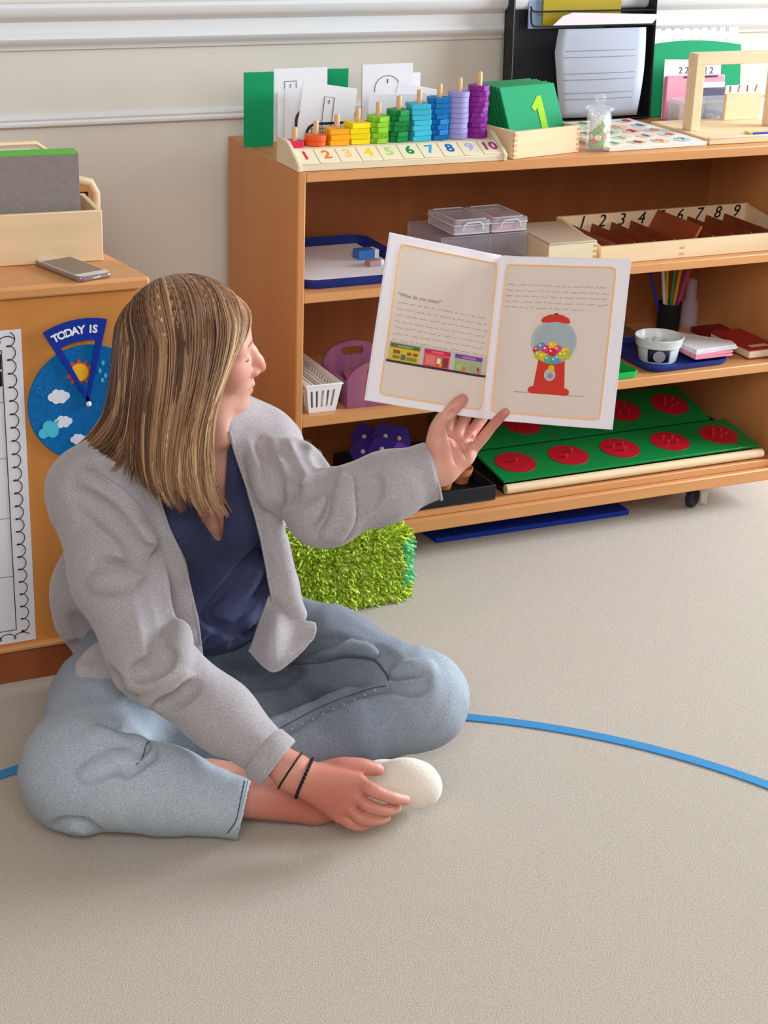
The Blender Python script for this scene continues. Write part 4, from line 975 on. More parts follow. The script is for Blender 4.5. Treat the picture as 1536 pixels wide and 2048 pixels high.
def sculpt_torso(g, off=0, k=.03):
    g.cone(A3(.90, 2.70, .12), A3(.895, 2.70, .22), .125+off, .105+off, k=k)
    g.ell(A3(.895, 2.70, .12), (.165+off, .115+off, .11+off), k=k)
    g.ell(A3(.890, 2.675, .26), (.132+off, .100+off, .12+off), k=k)
    g.ell(A3(.880, 2.635, .40), (.138+off, .100+off, .13+off), k=k)
    g.ell(A3(.872, 2.595, .505), (.150+off, .088+off, .085+off), k=k)
    for x in (-.066, .070): g.ell(A3(.88+x, 2.555, .415), (.062+off, .058+off, .060+off), k=.03)
    g.ell(A3(.950, 2.650, .27), (.098+off, .085+off, .13+off), k=.03)
    for s0 in (shR, shL): g.cone(A3(.875, 2.575, .575), s0, .050+off, .056+off, k=.04)
def limbs(g, off=0, arms=True, legs=True):
    if arms:
        g.chain([shR, elR], [.050+off, .038+off], k=.02); g.chain([elR, wrR], [.038+off, .0255+off], k=.02)
        g.chain([shL, elL], [.048+off, .038+off], k=.02); g.chain([elL, wrL], [.038+off, .0255+off], k=.02)
    if legs:
        g.chain([hipR, kneeR], [.070+off, .050+off], k=.03); g.chain([kneeR, (kneeR*.45+ankR*.55), ankR], [.046+off, .040+off, .033+off], k=.03)
        g.chain([hipL, kneeL], [.070+off, .048+off], k=.03); g.chain([kneeL, ankL], [.044+off, .032+off], k=.03)
def finger(g, pts, r0, r1, k=.004, mid=None):
    pts = catmull(pts, 13); n = len(pts); rs = [(r0+(r1-r0)*i/(n-1))*(1+.035*math.cos(i/(n-1)*6*PI)) for i in range(n)]
    g.chain(pts, rs, k=k*.6)
# left hand (holds the book) - palm to the viewer
def Uh(l): return [U(*q) for q in l]
LH = dict(palm=[((880, 938, 2.792), .0265), ((878, 905, 2.790), .026), ((905, 905, 2.794), .025)],
          idx=Uh([(893, 872, 2.800), (898, 846, 2.818), (908, 815, 2.826), (915, 790, 2.826), (922, 765, 2.822)]),
          mid=Uh([(915, 872, 2.803), (925, 848, 2.822), (938, 812, 2.830), (950, 780, 2.828), (962, 750, 2.824)]),
          rng=Uh([(934, 880, 2.803), (948, 858, 2.818), (968, 832, 2.828), (985, 808, 2.826), (1000, 785, 2.822)]),
          pky=Uh([(945, 898, 2.795), (962, 880, 2.788), (983, 854, 2.778), (1001, 834, 2.770), (1012, 824, 2.762)]),
          thb=Uh([(870, 905, 2.780), (873, 868, 2.765), (886, 838, 2.750), (906, 816, 2.742), (925, 799, 2.742)]))
def sculpt_lhand(g):
    g.cone(elL, wrL, .038, .0265, k=.01)
    w0 = wrL
    pc = [U(893, 890, 2.797), U(912, 888, 2.802), U(930, 893, 2.802), U(938, 903, 2.796)]
    for p, r in zip(pc, (.0145, .0145, .014, .013)):
        g.cone(w0+(p-w0)*.05, p, .020, r, k=.012)
    g.cone(wrL, U(928, 915, 2.790), .024, .0155, k=.012)
    g.cone(wrL, U(876, 882, 2.775), .024, .0165, k=.014)        # thenar
    g.ell(U(878, 895, 2.772), (.020, .018, .026), k=.012)
    finger(g, [LH['thb'][i] for i in range(5)], .0145, .0088, .008)
    finger(g, LH['idx'], .0100, .0076); finger(g, LH['mid'], .0102, .0076); finger(g, LH['rng'], .0096, .0072); finger(g, LH['pky'], .0092, .0066)
    # palm creases
    for pts, r in (([(893, 845), (897, 870), (905, 895), (912, 925)], .0022), ([(925, 905), (932, 890), (946, 876)], .0018), ([(900, 868), (915, 880), (930, 900), (934, 915)], .0018), ([(896, 832), (906, 822)], .0014)):
        q = g.line(pts, 14, .0008)
        if len(q) > 2: g.chain(q, r, 's', k=.005)
# right hand (rests on the foot) - back of the hand to the viewer
def sculpt_rhand(g):
    g.chain([elR, wrR], [.037, .0270], k=.01)
    kn = [U(716, 1562, 2.722), U(710, 1590, 2.720), U(697, 1615, 2.722), U(680, 1633, 2.730)]
    for p, r in zip(kn, (.0135, .0135, .0125, .0115)): g.cone(wrR, p, .0235, r, k=.014)
    g.ell(U(655, 1570, 2.735), (.030, .022, .026), k=.015)
    finger(g, [kn[0], U(742, 1579, 2.710), U(768, 1590, 2.714), U(792, 1597, 2.724), U(810, 1600, 2.736)], .0112, .0086)
    finger(g, [kn[1], U(734, 1610, 2.712), U(758, 1619, 2.716), U(778, 1620, 2.728), U(792, 1617, 2.742)], .0108, .0082)
    finger(g, [kn[2], U(718, 1634, 2.714), U(740, 1640, 2.718), U(758, 1639, 2.730), U(772, 1635, 2.744)], .0102, .0078)
    finger(g, [kn[3], U(698, 1645, 2.724), U(714, 1651, 2.728), U(730, 1650, 2.738), U(742, 1646, 2.750)], .0092, .0070)
    finger(g, [U(632, 1548, 2.735), U(672, 1536, 2.736), U(706, 1532, 2.738), U(736, 1535, 2.744), U(757, 1539, 2.752)], .0160, .0088, .010)
    for a, b in ((0, 1), (1, 2), (2, 3)):
        m = [(724, 1580), (750, 1600), (790, 1607)] if a == 0 else ([(716, 1608), (740, 1621), (770, 1624)] if a == 1 else [(694, 1630), (720, 1637), (742, 1640)])
        q = g.line(m, 12, .0005)
        if len(q) > 2 and False: g.chain(q, .0012, 's', k=.003)
def sculpt_foot(g, off=0):
    g.cone(kneeR*.3+ankR*.7, ankR, .038, .033, k=.01)
    g.chain([ankR, A3(1.00, 2.222, .042)], [.032+off, .034+off], k=.01)
    g.chain([A3(.985, 2.235, .038), A3(1.05, 2.215, .046), A3(1.115, 2.195, .048)], [.032+off, .035+off, .030+off], k=.02)

g = Sculpt((.52, 2.045, -.006), (1.36, 2.82, .865), .0022)
sculpt_foot(g); sculpt_torso(g, -.008); limbs(g, -.004); sculpt_head(g); sculpt_lhand(g)
g2 = Sculpt(np.min([wrR, footR], 0)-A3(.09, .11, .13), np.max([wrR, footR], 0)+A3(.02, .06, .07), .0022); g2.lo = g.lo+np.round((g2.lo-g.lo)/.0022)*.0022
g2.ax = [(g2.lo[i]+.0022*np.arange(len(g2.ax[i]))).astype(np.float32) for i in range(3)]
sculpt_rhand(g2)
o_ = np.round((g2.lo-g.lo)/.0022).astype(int); a_lo = np.maximum(o_, 0); a_hi = np.minimum(o_+g2.D.shape, g.D.shape)
sA = tuple(slice(p, q) for p, q in zip(a_lo, a_hi)); sB = tuple(slice(p-o, q-o) for p, q, o in zip(a_lo, a_hi, o_)); g.D[sA] = np.minimum(g.D[sA], g2.D[sB])
q = g.line([(424, 1035), (430, 1060), (436, 1085)], 10, .0)
if len(q) > 2: g.chain(q, .003, 's', k=.012)
body_parts = [g.mesh()]; gh = g
def flush_shade(V):      # redder skin at left hand, nose, cheeks, lips; shade painted on right hand, ankle
    t = np.full(len(V), .42); 
    def blob(c, r, a): 
        nonlocal t; t = t+a*np.exp(-(((V-c)**2).sum(1))/r**2)
    blob(U(680, 1590, 2.73), .10, .42); blob(U(560, 1610, 2.78), .10, .30); blob(H_(.112, 0, -.03), .016, .45); blob(H_(.06, -.04, -.03), .03, .32); blob(H_(.06, .04, -.03), .03, .3)
    blob(H_(.097, 0, -.063), .013, .5); blob(U(900, 895, 2.78), .04, .22); blob(U(1005, 835, 2.77), .03, .4); blob(U(930, 800, 2.74), .03, .3); blob(U(950, 855, 2.80), .03, .35); blob(U(430, 1060, 2.85), .05, .3)
    return np.clip(t, 0, 1)
M_skin = tone_mat('skin', [(0, (230, 186, 166)), (.42, (214, 158, 138)), (1, (180, 94, 76))], rough=.45, spec=.35, sss=.12, bump=.0003, bscale=350)
person = np_mesh('person', body_parts, M_skin, None, 1, flush_shade)
tag(person, 'woman sitting cross legged on the carpet, holding up an open book in her left hand', 'person')

# ---- t-shirt
g = Sculpt((.68, 2.42, .12), (1.10, 2.84, .64), .0032); sculpt_torso(g, .005); g.ell(A3(.905, 2.618, .20), (.125, .085, .06), k=.03)
g.poly_cut([(395, 840), (385, 1000), (400, 1040), (421, 1074), (437, 1085), (448, 1075), (453, 1000), (462, 860)], 2.6, 2.96)
for pts in ([(520, 1090), (480, 1140), (440, 1190), (410, 1235)], [(540, 1160), (500, 1215), (450, 1262), (415, 1290)], [(535, 1210), (500, 1265), (470, 1290)], [(420, 1240), (455, 1262), (500, 1262)]):
    q = g.line(pts, 20, .001)
    if len(q) > 2: g.chain(q, .0055, 's', k=.012)
for pts in ([(530, 1120), (490, 1175), (430, 1225)], [(540, 1190), (500, 1240), (430, 1280)]):
    q = g.line(pts, 20, -.004)
    if len(q) > 2: g.chain(q, .006, 'u', k=.012)
g.half(A3(.9, 2.6, .155), (0, 0, -1))
shirt = np_mesh('t_shirt', [g.mesh()], mat('navy_jersey', (60, 63, 92), .8, .15, c2=(52, 55, 84), scale=200, sheen=.1, bump=.0003, bscale=500), person, 2); gs = g
q = g.line([(399, 1038), (421, 1074), (437, 1086), (448, 1076), (452, 1040), (456, 960), (460, 900)], 40, .0015)
if len(q) > 4: MB().tube(q, .0035, 8).build('neck_binding', MATS['navy_jersey'], shirt)

# ---- jeans
g = Sculpt((.44, 2.08, -.006), (1.36, 2.88, .30), .0034)
g.ell(A3(.895, 2.70, .11), (.178, .128, .105), k=.03); g.ell(A3(.92, 2.53, .055), (.16, .13, .085), k=.05); g.ell(A3(.84, 2.50, .05), (.12, .12, .075), k=.04); g.cone(A3(.89, 2.69, .14), A3(.89, 2.69, .20), .118, .112, k=.03)
g.chain([hipR, (hipR+kneeR)/2+A3(-.01, -.01, .005), kneeR], [.098, .094, .082], k=.04); g.ell(kneeR+A3(-.01, .0, -.005), (.088, .085, .088), k=.04)
hemR = U(478, 1615, 2.775)
g.chain([kneeR+A3(.0, -.015, -.015), (kneeR+hemR)/2+A3(0, -.005, .000), hemR], [.080, .066, .052], k=.035)
g.chain([hipL, (hipL+kneeL)/2+A3(.0, .0, .012), kneeL], [.098, .086, .076], k=.04); g.ell(kneeL, (.080, .080, .078), k=.04)
g.chain([kneeL+A3(-.01, -.01, -.01), U(700, 1462, 2.93), U(560, 1515, 2.90)], [.072, .064, .052], k=.02); g.chain([kneeL, ankL], [.058, .050], k=.02)
# folds
def folds(g, lst):
    todo = []
    for mode, r, k, pts in lst:
        qs = g.line(pts, 26, r*.22 if mode == 's' else -r*.75); run = []
        for p in qs:         # stay on one fold of cloth: break where the sight line jumps to another surface
            if run and np.linalg.norm(p-run[-1]) > .017: todo.append((mode, r, k, run)); run = []
            run.append(p)
        todo.append((mode, r, k, run))
    for mode, r, k, q in todo:
        n = len(q)
        if n > 3: g.chain(q, [r*(.25+.75*math.sin(PI*min(max((i+.5)/n, .02), .98))**.6) for i in range(n)], mode, k=k)
def ripple(g, a, f):        # soft waviness of cloth
    w = tuple(slice(0, q) for q in g.D.shape); X, Y, Z = g.co(w)
    for i in range(0, g.D.shape[0], 40):
        x = X[i:i+40]; g.D[i:i+40] += (a*np.sin(f*x+2*np.sin(f*.7*Y)+1.3)*np.sin(f*1.1*Z+2*np.sin(f*.8*x)+.5*f*Y)).astype(np.float32)
folds(g, [
 ('s', .006, .018, [(255, 1455), (285, 1480), (300, 1510)]), ('s', .006, .016, [(300, 1490), (285, 1510), (250, 1545)]), ('s', .005, .016, [(300, 1490), (275, 1470), (240, 1465)]),
 ('u', .007, .02, [(190, 1470), (240, 1490), (285, 1495)]), ('s', .006, .02, [(170, 1555), (215, 1530), (260, 1520)]),
 ('s', .006, .016, [(110, 1660), (150, 1650), (200, 1668)]), ('s', .005, .016, [(150, 1680), (200, 1670), (300, 1672)]),
 ('s', .009, .022, [(480, 1500), (560, 1452), (650, 1405), (740, 1372), (775, 1366)]), ('s', .007, .018, [(640, 1340), (700, 1322), (750, 1325), (775, 1350)]),
 ('s', .006, .016, [(775, 1362), (815, 1372), (850, 1370)]), ('s', .006, .016, [(778, 1356), (812, 1352), (850, 1350)]), ('u', .006, .016, [(785, 1345), (820, 1338), (860, 1335)]),
 ('s', .005, .016, [(620, 1300), (680, 1288), (750, 1300), (790, 1320)]), ('s', .005, .016, [(640, 1320), (700, 1303), (750, 1312), (780, 1335)]), ('u', .005, .016, [(630, 1310), (690, 1296), (750, 1306)]),
 ('s', .005, .014, [(640, 1355), (700, 1345), (750, 1340)]), ('s', .005, .014, [(680, 1365), (730, 1355), (765, 1350)]), ('s', .006, .016, [(560, 1330), (620, 1290), (680, 1278)]),
 ('s', .006, .016, [(420, 1390), (480, 1370), (540, 1365), (600, 1345)]), ('s', .005, .015, [(430, 1340), (470, 1360), (500, 1400)]),
])
g.half(A3(0, 0, .002), (0, 0, -1))
dh = hemR-kneeR; g.cone(hemR+dh*.0, hemR+dh*.6, .085, .085, 's', k=0) if False else None
dn = dh/np.linalg.norm(dh)
w = g.win(hemR-.10, hemR+.12); X, Y, Z = g.co(w); dd = ((X-hemR[0])*dn[0]+(Y-hemR[1])*dn[1]+(Z-hemR[2])*dn[2]); rad = np.sqrt(np.maximum((X-hemR[0])**2+(Y-hemR[1])**2+(Z-hemR[2])**2-dd**2, 0))
cut = np.maximum(.010-dd, rad-.075); g.put(w, cut.astype(np.float32), 's', 0)
hol = np.maximum(np.maximum(-.03-dd, rad-.045), dd-.05); g.put(w, hol.astype(np.float32), 's', 0)
ripple(g, .0013, 62)
g.half(A3(0, 0, .002), (0, 0, -1))
def wash_shade(V):  # denim wash, with shade put into the darker crotch, left thigh and shin
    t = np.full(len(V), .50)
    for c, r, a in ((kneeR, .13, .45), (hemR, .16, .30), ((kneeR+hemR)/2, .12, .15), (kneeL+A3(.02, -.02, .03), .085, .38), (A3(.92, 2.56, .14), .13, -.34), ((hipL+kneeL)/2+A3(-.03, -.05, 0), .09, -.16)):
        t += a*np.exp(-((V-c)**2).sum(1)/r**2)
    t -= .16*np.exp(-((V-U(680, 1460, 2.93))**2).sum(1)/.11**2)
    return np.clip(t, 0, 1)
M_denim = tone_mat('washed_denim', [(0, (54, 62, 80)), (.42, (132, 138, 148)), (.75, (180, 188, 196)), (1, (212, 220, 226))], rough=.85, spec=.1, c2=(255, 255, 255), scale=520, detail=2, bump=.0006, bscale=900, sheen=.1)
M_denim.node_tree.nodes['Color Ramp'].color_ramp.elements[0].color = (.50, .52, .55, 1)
jeans = np_mesh('jeans', [g.mesh()], M_denim, person, 2, wash_shade); gj = g
def seam(pts, r, m, name, parent, grid, n=60, off=.0005):
    q = grid.line(pts, n, off); runs = [[]]
    for p in q:
        if runs[-1] and np.linalg.norm(p-runs[-1][-1]) > .016: runs.append([])
        runs[-1].append(p)
    b = MB()
    for run in runs:
        if len(run) > 3: b.tube([run[0]]+[.25*run[i-1]+.5*run[i]+.25*run[i+1] for i in range(1, len(run)-1)]+[run[-1]], r, 6)
    if b.v: return b.build(name, m, parent)
M_seam = mat('dark_denim_seam', (78, 84, 94), .8, .1); M_seaml = mat('pale_denim_seam', (176, 190, 202), .8, .1)
seam([(482, 1502), (560, 1457), (650, 1410), (740, 1378), (772, 1372)], .0014, M_seam, 'inner_seam', jeans, g)
seam([(560, 1330), (640, 1324), (700, 1313), (745, 1318), (770, 1345), (778, 1360)], .0022, M_seam, 'outer_seam', jeans, g)
for i in range(13):
    t = i/12; x = 500+250*t; y = 1497-122*t**.92
    q = g.hit(x, y+6)
    if q is not None: MB().tube([q-vf*.0010+vb*.002, q-vf*.0012+va*.003-vb*.005], .0016, 5).build('seam_pucker', M_seaml, jeans)
seam([(497, 1562), (489, 1600), (480, 1640), (462, 1668)], .0016, M_seaml, 'hem_stitch', jeans, g); seam([(489, 1562), (481, 1600), (472, 1640), (455, 1666)], .0012, M_seam, 'hem_stitch', jeans, g)
seam([(272, 1530), (285, 1515), (292, 1490), (300, 1482)], .0011, M_seam, 'knee_crease', jeans, g)

# ---- sock
g = Sculpt(A3(.93, 2.12, -.004), A3(1.24, 2.29, .12), .0022)
g.chain([A3(1.01, 2.222, .043), A3(1.07, 2.212, .048), A3(1.125, 2.195, .052)], [.038, .040, .037], k=.02)
g.ell(U(822, 1566, 2.815), (.052, .030, .040), np.stack([va*.94-vb*.33, vf, va*.33+vb*.94]), k=.02)
g.half(A3(0, 0, .002), (0, 0, -1))
tag_s = np_mesh('sock', [g.mesh()], mat('cream_wool_sock', (236, 226, 212), .95, .05, c2=(222, 210, 194), scale=300, bump=.0012, bscale=300, sheen=.5), person, 2)
tag_s['label'] = 'fuzzy cream sock'

# ---- cardigan
g = Sculpt((.46, 2.06, .02), (1.34, 2.88, .68), .0034)
sculpt_torso(g, .017, .045)
g.ell(A3(.86, 2.725, .22), (.205, .115, .17), k=.05); g.ell(A3(.89, 2.66, .50), (.165, .105, .12), k=.05)
up = (shR+elR)/2
g.chain([shR, up+A3(-.008, 0, 0), elR], [.074, .070, .060], k=.035); g.chain([elR, (elR+wrR)*.5, wrR-(wrR-elR)*.17], [.062, .052, .040], k=.03)
g.chain([shL+A3(-.01, 0, -.010), (shL+elL)/2, elL], [.060, .056, .054], k=.035); g.chain([elL, (elL+wrL)/2, wrL-(wrL-elL)*.0], [.056, .051, .046], k=.035)
# front panels hanging to the lap
pR = [(322, 1010, 2.83), (352, 1120, 2.86), (372, 1220, 2.88), (384, 1300, 2.875), (388, 1345, 2.865)]
g.chain([U(*p) for p in pR], [.020, .022, .020, .018, .012], k=.03)
pL = [(470, 890, 2.86), (512, 990, 2.855), (540, 1090, 2.865), (562, 1170, 2.87), (592, 1228, 2.87)]
g.chain([U(*p) for p in pL], [.016, .022, .025, .024, .018], k=.03)
g.ell(U(250, 1330, 2.86), (.085, .06, .045), k=.05)
g.chain([U(165, 1372, 2.895), U(205, 1388, 2.865), U(250, 1402, 2.84)], .013, k=.03)
# opening between the front edges
g.poly_cut([(420, 835), (330, 850), (322, 1000), (338, 1050), (370, 1128), (396, 1235), (407, 1320), (405, 1360), (398, 1400), (470, 1420), (600, 1400), (655, 1330), (655, 1262), (600, 1250), (566, 1232), (545, 1205), (534, 1150), (522, 1085), (508, 1030), (492, 975), (468, 905), (452, 850)], 2.795, 3.05)
folds(g, [
 # front of right shoulder and chest
 ('s', .009, .022, [(190, 930), (260, 990), (300, 1060), (318, 1130)]), ('u', .009, .022, [(170, 955), (240, 1010), (282, 1075), (300, 1140)]), ('s', .008, .02, [(150, 985), (215, 1030), (262, 1085), (285, 1140)]),
 ('s', .010, .02, [(284, 1120), (276, 1140), (282, 1165)]), ('s', .008, .02, [(200, 1130), (240, 1145), (280, 1150)]), ('u', .008, .02, [(190, 1165), (235, 1165), (278, 1160)]),
 ('s', .009, .022, [(300, 1100), (330, 1190), (345, 1260), (345, 1320)]), ('u', .010, .022, [(330, 1090), (352, 1180), (362, 1260), (350, 1330)]), ('s', .007, .02, [(290, 1170), (310, 1250), (322, 1330)]),
 # elbow
 ('s', .007, .018, [(250, 1390), (300, 1378), (345, 1345)]), ('u', .008, .018, [(262, 1370), (310, 1362), (350, 1332)]), ('s', .007, .018, [(270, 1345), (310, 1335), (340, 1312)]), ('u', .007, .018, [(290, 1402), (335, 1388), (372, 1356)]), ('s', .006, .016, [(315, 1415), (350, 1400), (388, 1372)]),
 ('s', .011, .02, [(130, 1310), (165, 1305), (190, 1320)]), ('s', .009, .02, [(150, 1340), (200, 1345), (230, 1360)]), ('s', .009, .022, [(150, 1240), (170, 1290), (200, 1340), (235, 1395)]),
 # left sleeve
 ('s', .008, .02, [(560, 1000), (605, 985), (640, 960), (660, 930)]), ('s', .007, .018, [(668, 955), (680, 985), (672, 1030), (640, 1070)]), ('s', .006, .016, [(690, 962), (690, 1000), (680, 1040), (660, 1078)]), ('s', .006, .016, [(705, 962), (705, 1005), (698, 1045), (688, 1075)]),
 ('u', .006, .016, [(680, 958), (685, 995), (677, 1035), (650, 1074)]), ('u', .006, .016, [(698, 962), (698, 1002), (690, 1042), (674, 1076)]), ('s', .005, .016, [(725, 955), (726, 995), (720, 1035)]), ('s', .005, .015, [(750, 950), (750, 980), (744, 1010)]),
 ('s', .008, .02, [(560, 880), (585, 925), (580, 970), (562, 1000)]), ('s', .006, .018, [(600, 880), (625, 920), (632, 960)]), ('s', .006, .018, [(640, 905), (655, 935), (655, 965)]),
 ('u', .007, .02, [(505, 900), (530, 990), (552, 1080), (575, 1160)]), ('s', .006, .018, [(520, 880), (548, 960), (556, 1030)]),
])
ripple(g, .0011, 55)
dl = (wrL-elL)/np.linalg.norm(wrL-elL); cL = U(869, 947, 2.787)
w = g.win(cL-.13, cL+.13); X, Y, Z = g.co(w); n_ = dl*.93+va*.10-vb*.05-vf*.22; n_ /= np.linalg.norm(n_)
dd = (X-cL[0])*n_[0]+(Y-cL[1])*n_[1]+(Z-cL[2])*n_[2]; g.put(w, dd.astype(np.float32), 'i', 0)
g.cone(cL-dl*.05, cL+dl*.05, .030, .0430, 's', k=.002)
cR = U(549, 1521, 2.7155); dr = (wrR-elR)/np.linalg.norm(wrR-elR)
w = g.win(cR-A3(.07, .08, .06), cR+.12); X, Y, Z = g.co(w); dd = (X-cR[0])*dr[0]+(Y-cR[1])*dr[1]+(Z-cR[2])*dr[2]; g.put(w, dd.astype(np.float32), 'i', 0)
g.cone(cR-dr*.012, cR+dr*.05, .030, .033, 's', k=.002)
M_knit = mat('grey_knit', (190, 182, 182), .95, .08, c2=(138, 131, 134), scale=700, detail=4, bump=.0008, bscale=700, contrast=.2, sheen=.35)
card_ob = np_mesh('cardigan', [g.mesh()], M_knit, person, 2); gc = g
def ring_pts(c, n, r, sx=1, k=40):
    n = np.array(n)/np.linalg.norm(n); a = np.cross(n, [0, 0, 1.]); a /= np.linalg.norm(a); b = np.cross(n, a)
    return [c+r*(sx*math.cos(t)*a+math.sin(t)*b) for t in np.linspace(0, 2*PI, k+1)[:-1]]
# folded cuff on the right sleeve
b = MB(); prof = [(.0350, -.030), (.0420, -.031), (.0455, -.026), (.0455, -.002), (.0440, .003), (.0400, .004), (.0365, .002), (.035, -.004)]
cm_ = frame(cR+dr*.004, *(lambda a: (a, np.cross(dr, a), dr))(np.cross(dr, [0, 0, 1.])/np.linalg.norm(np.cross(dr, [0, 0, 1.]))))
b.lathe(prof, 48, cm_, True); cf_ = b.build('folded_cuff', M_knit, card_ob, smooth=True); cf_.data.shade_smooth() if hasattr(cf_.data, 'shade_smooth') else None
M_rim = mat('cuff_rim_knit', (190, 190, 200), .9, .1, bump=.0005, bscale=420, sheen=.3)
MB().tube(ring_pts(cL-n_*.0005, n_, .0432, 1), .0028, 8, True).build('cuff_rim', M_knit, card_ob)
for pts in ([(322, 1000), (338, 1050), (370, 1128), (396, 1235), (404, 1290)], [(456, 862), (468, 905), (492, 975), (508, 1030), (522, 1085), (534, 1150), (545, 1205), (566, 1232)]):
    d_off = 3 if pts[0][0] > 400 else -3
    seam([(x+d_off, y) for x, y in pts], .0026, M_knit, 'front_edge', card_ob, g, 50, .0008)
# curled hem corner of the left front panel, a folded sheet of knit
rows = [[(538, 1190, 2.868), (565, 1212, 2.862), (598, 1236, 2.858), (630, 1246, 2.866)],
        [(528, 1222, 2.866), (556, 1236, 2.842), (592, 1254, 2.856), (633, 1260, 2.860)],
        [(515, 1258, 2.870), (548, 1268, 2.822), (585, 1278, 2.852), (628, 1276, 2.855)],
        [(506, 1286, 2.874), (538, 1304, 2.822), (566, 1314, 2.834), (614, 1292, 2.850)],
        [(500, 1300, 2.882), (528, 1330, 2.842), (553, 1340, 2.838), (596, 1308, 2.848)]]
rows = [[U(*p) for p in catmull(r_, 26)] for r_ in rows]; cols = [catmull([rows[k][i] for k in range(5)], 26) for i in range(26)]
v = [p for c_ in cols for p in c_]
ob = MB().add(v, [(i*26+j, i*26+j+1, (i+1)*26+j+1, (i+1)*26+j) for i in range(25) for j in range(25)]).build('hem_fold', M_knit, card_ob)
ob.data.shade_smooth(); s_ = ob.modifiers.new('thickness', 'SOLIDIFY'); s_.thickness = .005; s_.offset = 0
MB().tube([c_[-1] for c_ in cols], .0032, 8).build('hem_edge', M_knit, card_ob)

# ---- hair ties on the right wrist
dw = dr
def band(c, n, gap, th, name, label, twist=0):
    n = np.array(n)/np.linalg.norm(n); a = np.cross(n, [0, 0, 1.]); a /= np.linalg.norm(a); b_ = np.cross(n, a); R_ = np.arange(.014, .055, .0004)
    def girth(k):
        o = []
        for t in np.linspace(0, 2*PI, k+1)[:-1]:
            e_ = math.cos(t)*a+math.sin(t)*b_; v_ = gh.sample(c+R_[:, None]*e_); j = np.nonzero(v_ > 0)[0]; o.append(R_[j[0]] if len(j) else .034)
        o = np.array(o); o = np.minimum(o, np.median(o)*1.22)
        for _ in range(3): o = .5*o+.25*(np.roll(o, 1)+np.roll(o, -1))
        return o
    k = 180; G = girth(k)+th*.6+gap; T_ = np.linspace(0, 2*PI, k+1)[:-1]; E_ = np.cos(T_)[:, None]*a+np.sin(T_)[:, None]*b_; P = c+G[:, None]*E_
    b = MB(); b.tube(list(P), th, 8, True)
    if twist:
        for s0 in (0, PI):
            A_ = T_*18+s0; b.tube(list(P+th*.8*(np.cos(A_)[:, None]*E_+np.sin(A_)[:, None]*n)), th*.8, 6, True)
    o = b.build(name, mat('black_elastic', (24, 22, 26), .6, .3), None); return tag(o, label, 'hair tie')
band(U(581, 1541, 2.717), dr*.97+va*.12, .0002, .0015, 'hair_tie', 'thin black hair tie on the right wrist, nearer the sleeve')
band(U(612, 1550, 2.722), dr*.72+va*.55-vb*.05, .0012, .0018, 'hair_tie', 'thicker twisted black hair tie on the right wrist, nearer the hand', 1)
# eye details, brow, fingernails
for s_ in (-1, 1):
    MB().tube([H_(.0838, .020*s_, -.0008), H_(.0858, .026*s_, -.0032), H_(.0848, .034*s_, -.0036), H_(.0805, .042*s_, -.0015)], .0007, 6).build('eyelashes', mat('dark_lash', (50, 34, 30), .7), person)
    MB().tube([H_(.0905, .012*s_, .0215), H_(.0895, .024*s_, .0260), H_(.0825, .040*s_, .0250), H_(.076, .048*s_, .0200)], [.0014, .0020, .0018, .0008], 6).build('eyebrow', mat('brow_hair', (150, 116, 90), .8), person)
# ---- hair
GD = [
 [(345, 566, 2.79), (440, 574, 2.790), (498, 612, 2.790), (502, 660, 2.765), (470, 712, 2.722), (440, 775, 2.712), (420, 850, 2.72), (420, 925, 2.75), (434, 985, 2.775), (462, 1036, 2.79)],
 [(342, 566, 2.785), (420, 583, 2.745), (468, 630, 2.715), (462, 700, 2.700), (435, 780, 2.700), (409, 860, 2.715), (404, 940, 2.745), (416, 1000, 2.765), (440, 1038, 2.78)],
 [(338, 566, 2.78), (398, 592, 2.730), (430, 655, 2.695), (420, 750, 2.688), (398, 840, 2.70), (387, 920, 2.725), (392, 985, 2.75), (412, 1032, 2.765)],
 [(334, 567, 2.78), (368, 598, 2.722), (384, 670, 2.690), (378, 760, 2.685), (362, 850, 2.695), (352, 930, 2.715), (358, 990, 2.735), (378, 1032, 2.75)],
 [(328, 567, 2.78), (332, 603, 2.722), (333, 680, 2.690), (328, 770, 2.685), (318, 860, 2.695), (314, 930, 2.712), (324, 985, 2.728), (347, 1025, 2.74)],
 [(322, 567, 2.785), (295, 608, 2.735), (288, 690, 2.705), (283, 780, 2.700), (278, 860, 2.708), (282, 920, 2.720), (292, 962, 2.73), (305, 995, 2.735)],
 [(316, 568, 2.79), (265, 618, 2.755), (250, 700, 2.740), (243, 780, 2.740), (228, 840, 2.755), (195, 885, 2.775), (150, 910, 2.80)],
 [(312, 570, 2.80), (245, 622, 2.80), (230, 700, 2.800), (222, 775, 2.805), (206, 832, 2.815), (172, 878, 2.83), (125, 912, 2.835)],
 [(312, 575, 2.83), (242, 630, 2.85), (226, 700, 2.86), (222, 775, 2.865), (215, 835, 2.87), (205, 890, 2.89), (195, 930, 2.89)],
 [(318, 572, 2.86), (268, 610, 2.89), (250, 690, 2.915), (252, 780, 2.92), (250, 850, 2.93), (250, 910, 2.935), (250, 950, 2.935)],
 [(330, 570, 2.86), (330, 600, 2.90), (330, 680, 2.93), (330, 780, 2.93), (330, 860, 2.935), (330, 920, 2.94)],
 [(345, 568, 2.83), (400, 590, 2.865), (420, 660, 2.885), (425, 750, 2.875), (435, 830, 2.875), (450, 880, 2.88), (455, 935, 2.885)]]
GP = [np.array([U(*p) for p in catmull(q, 26)]) for q in GD]
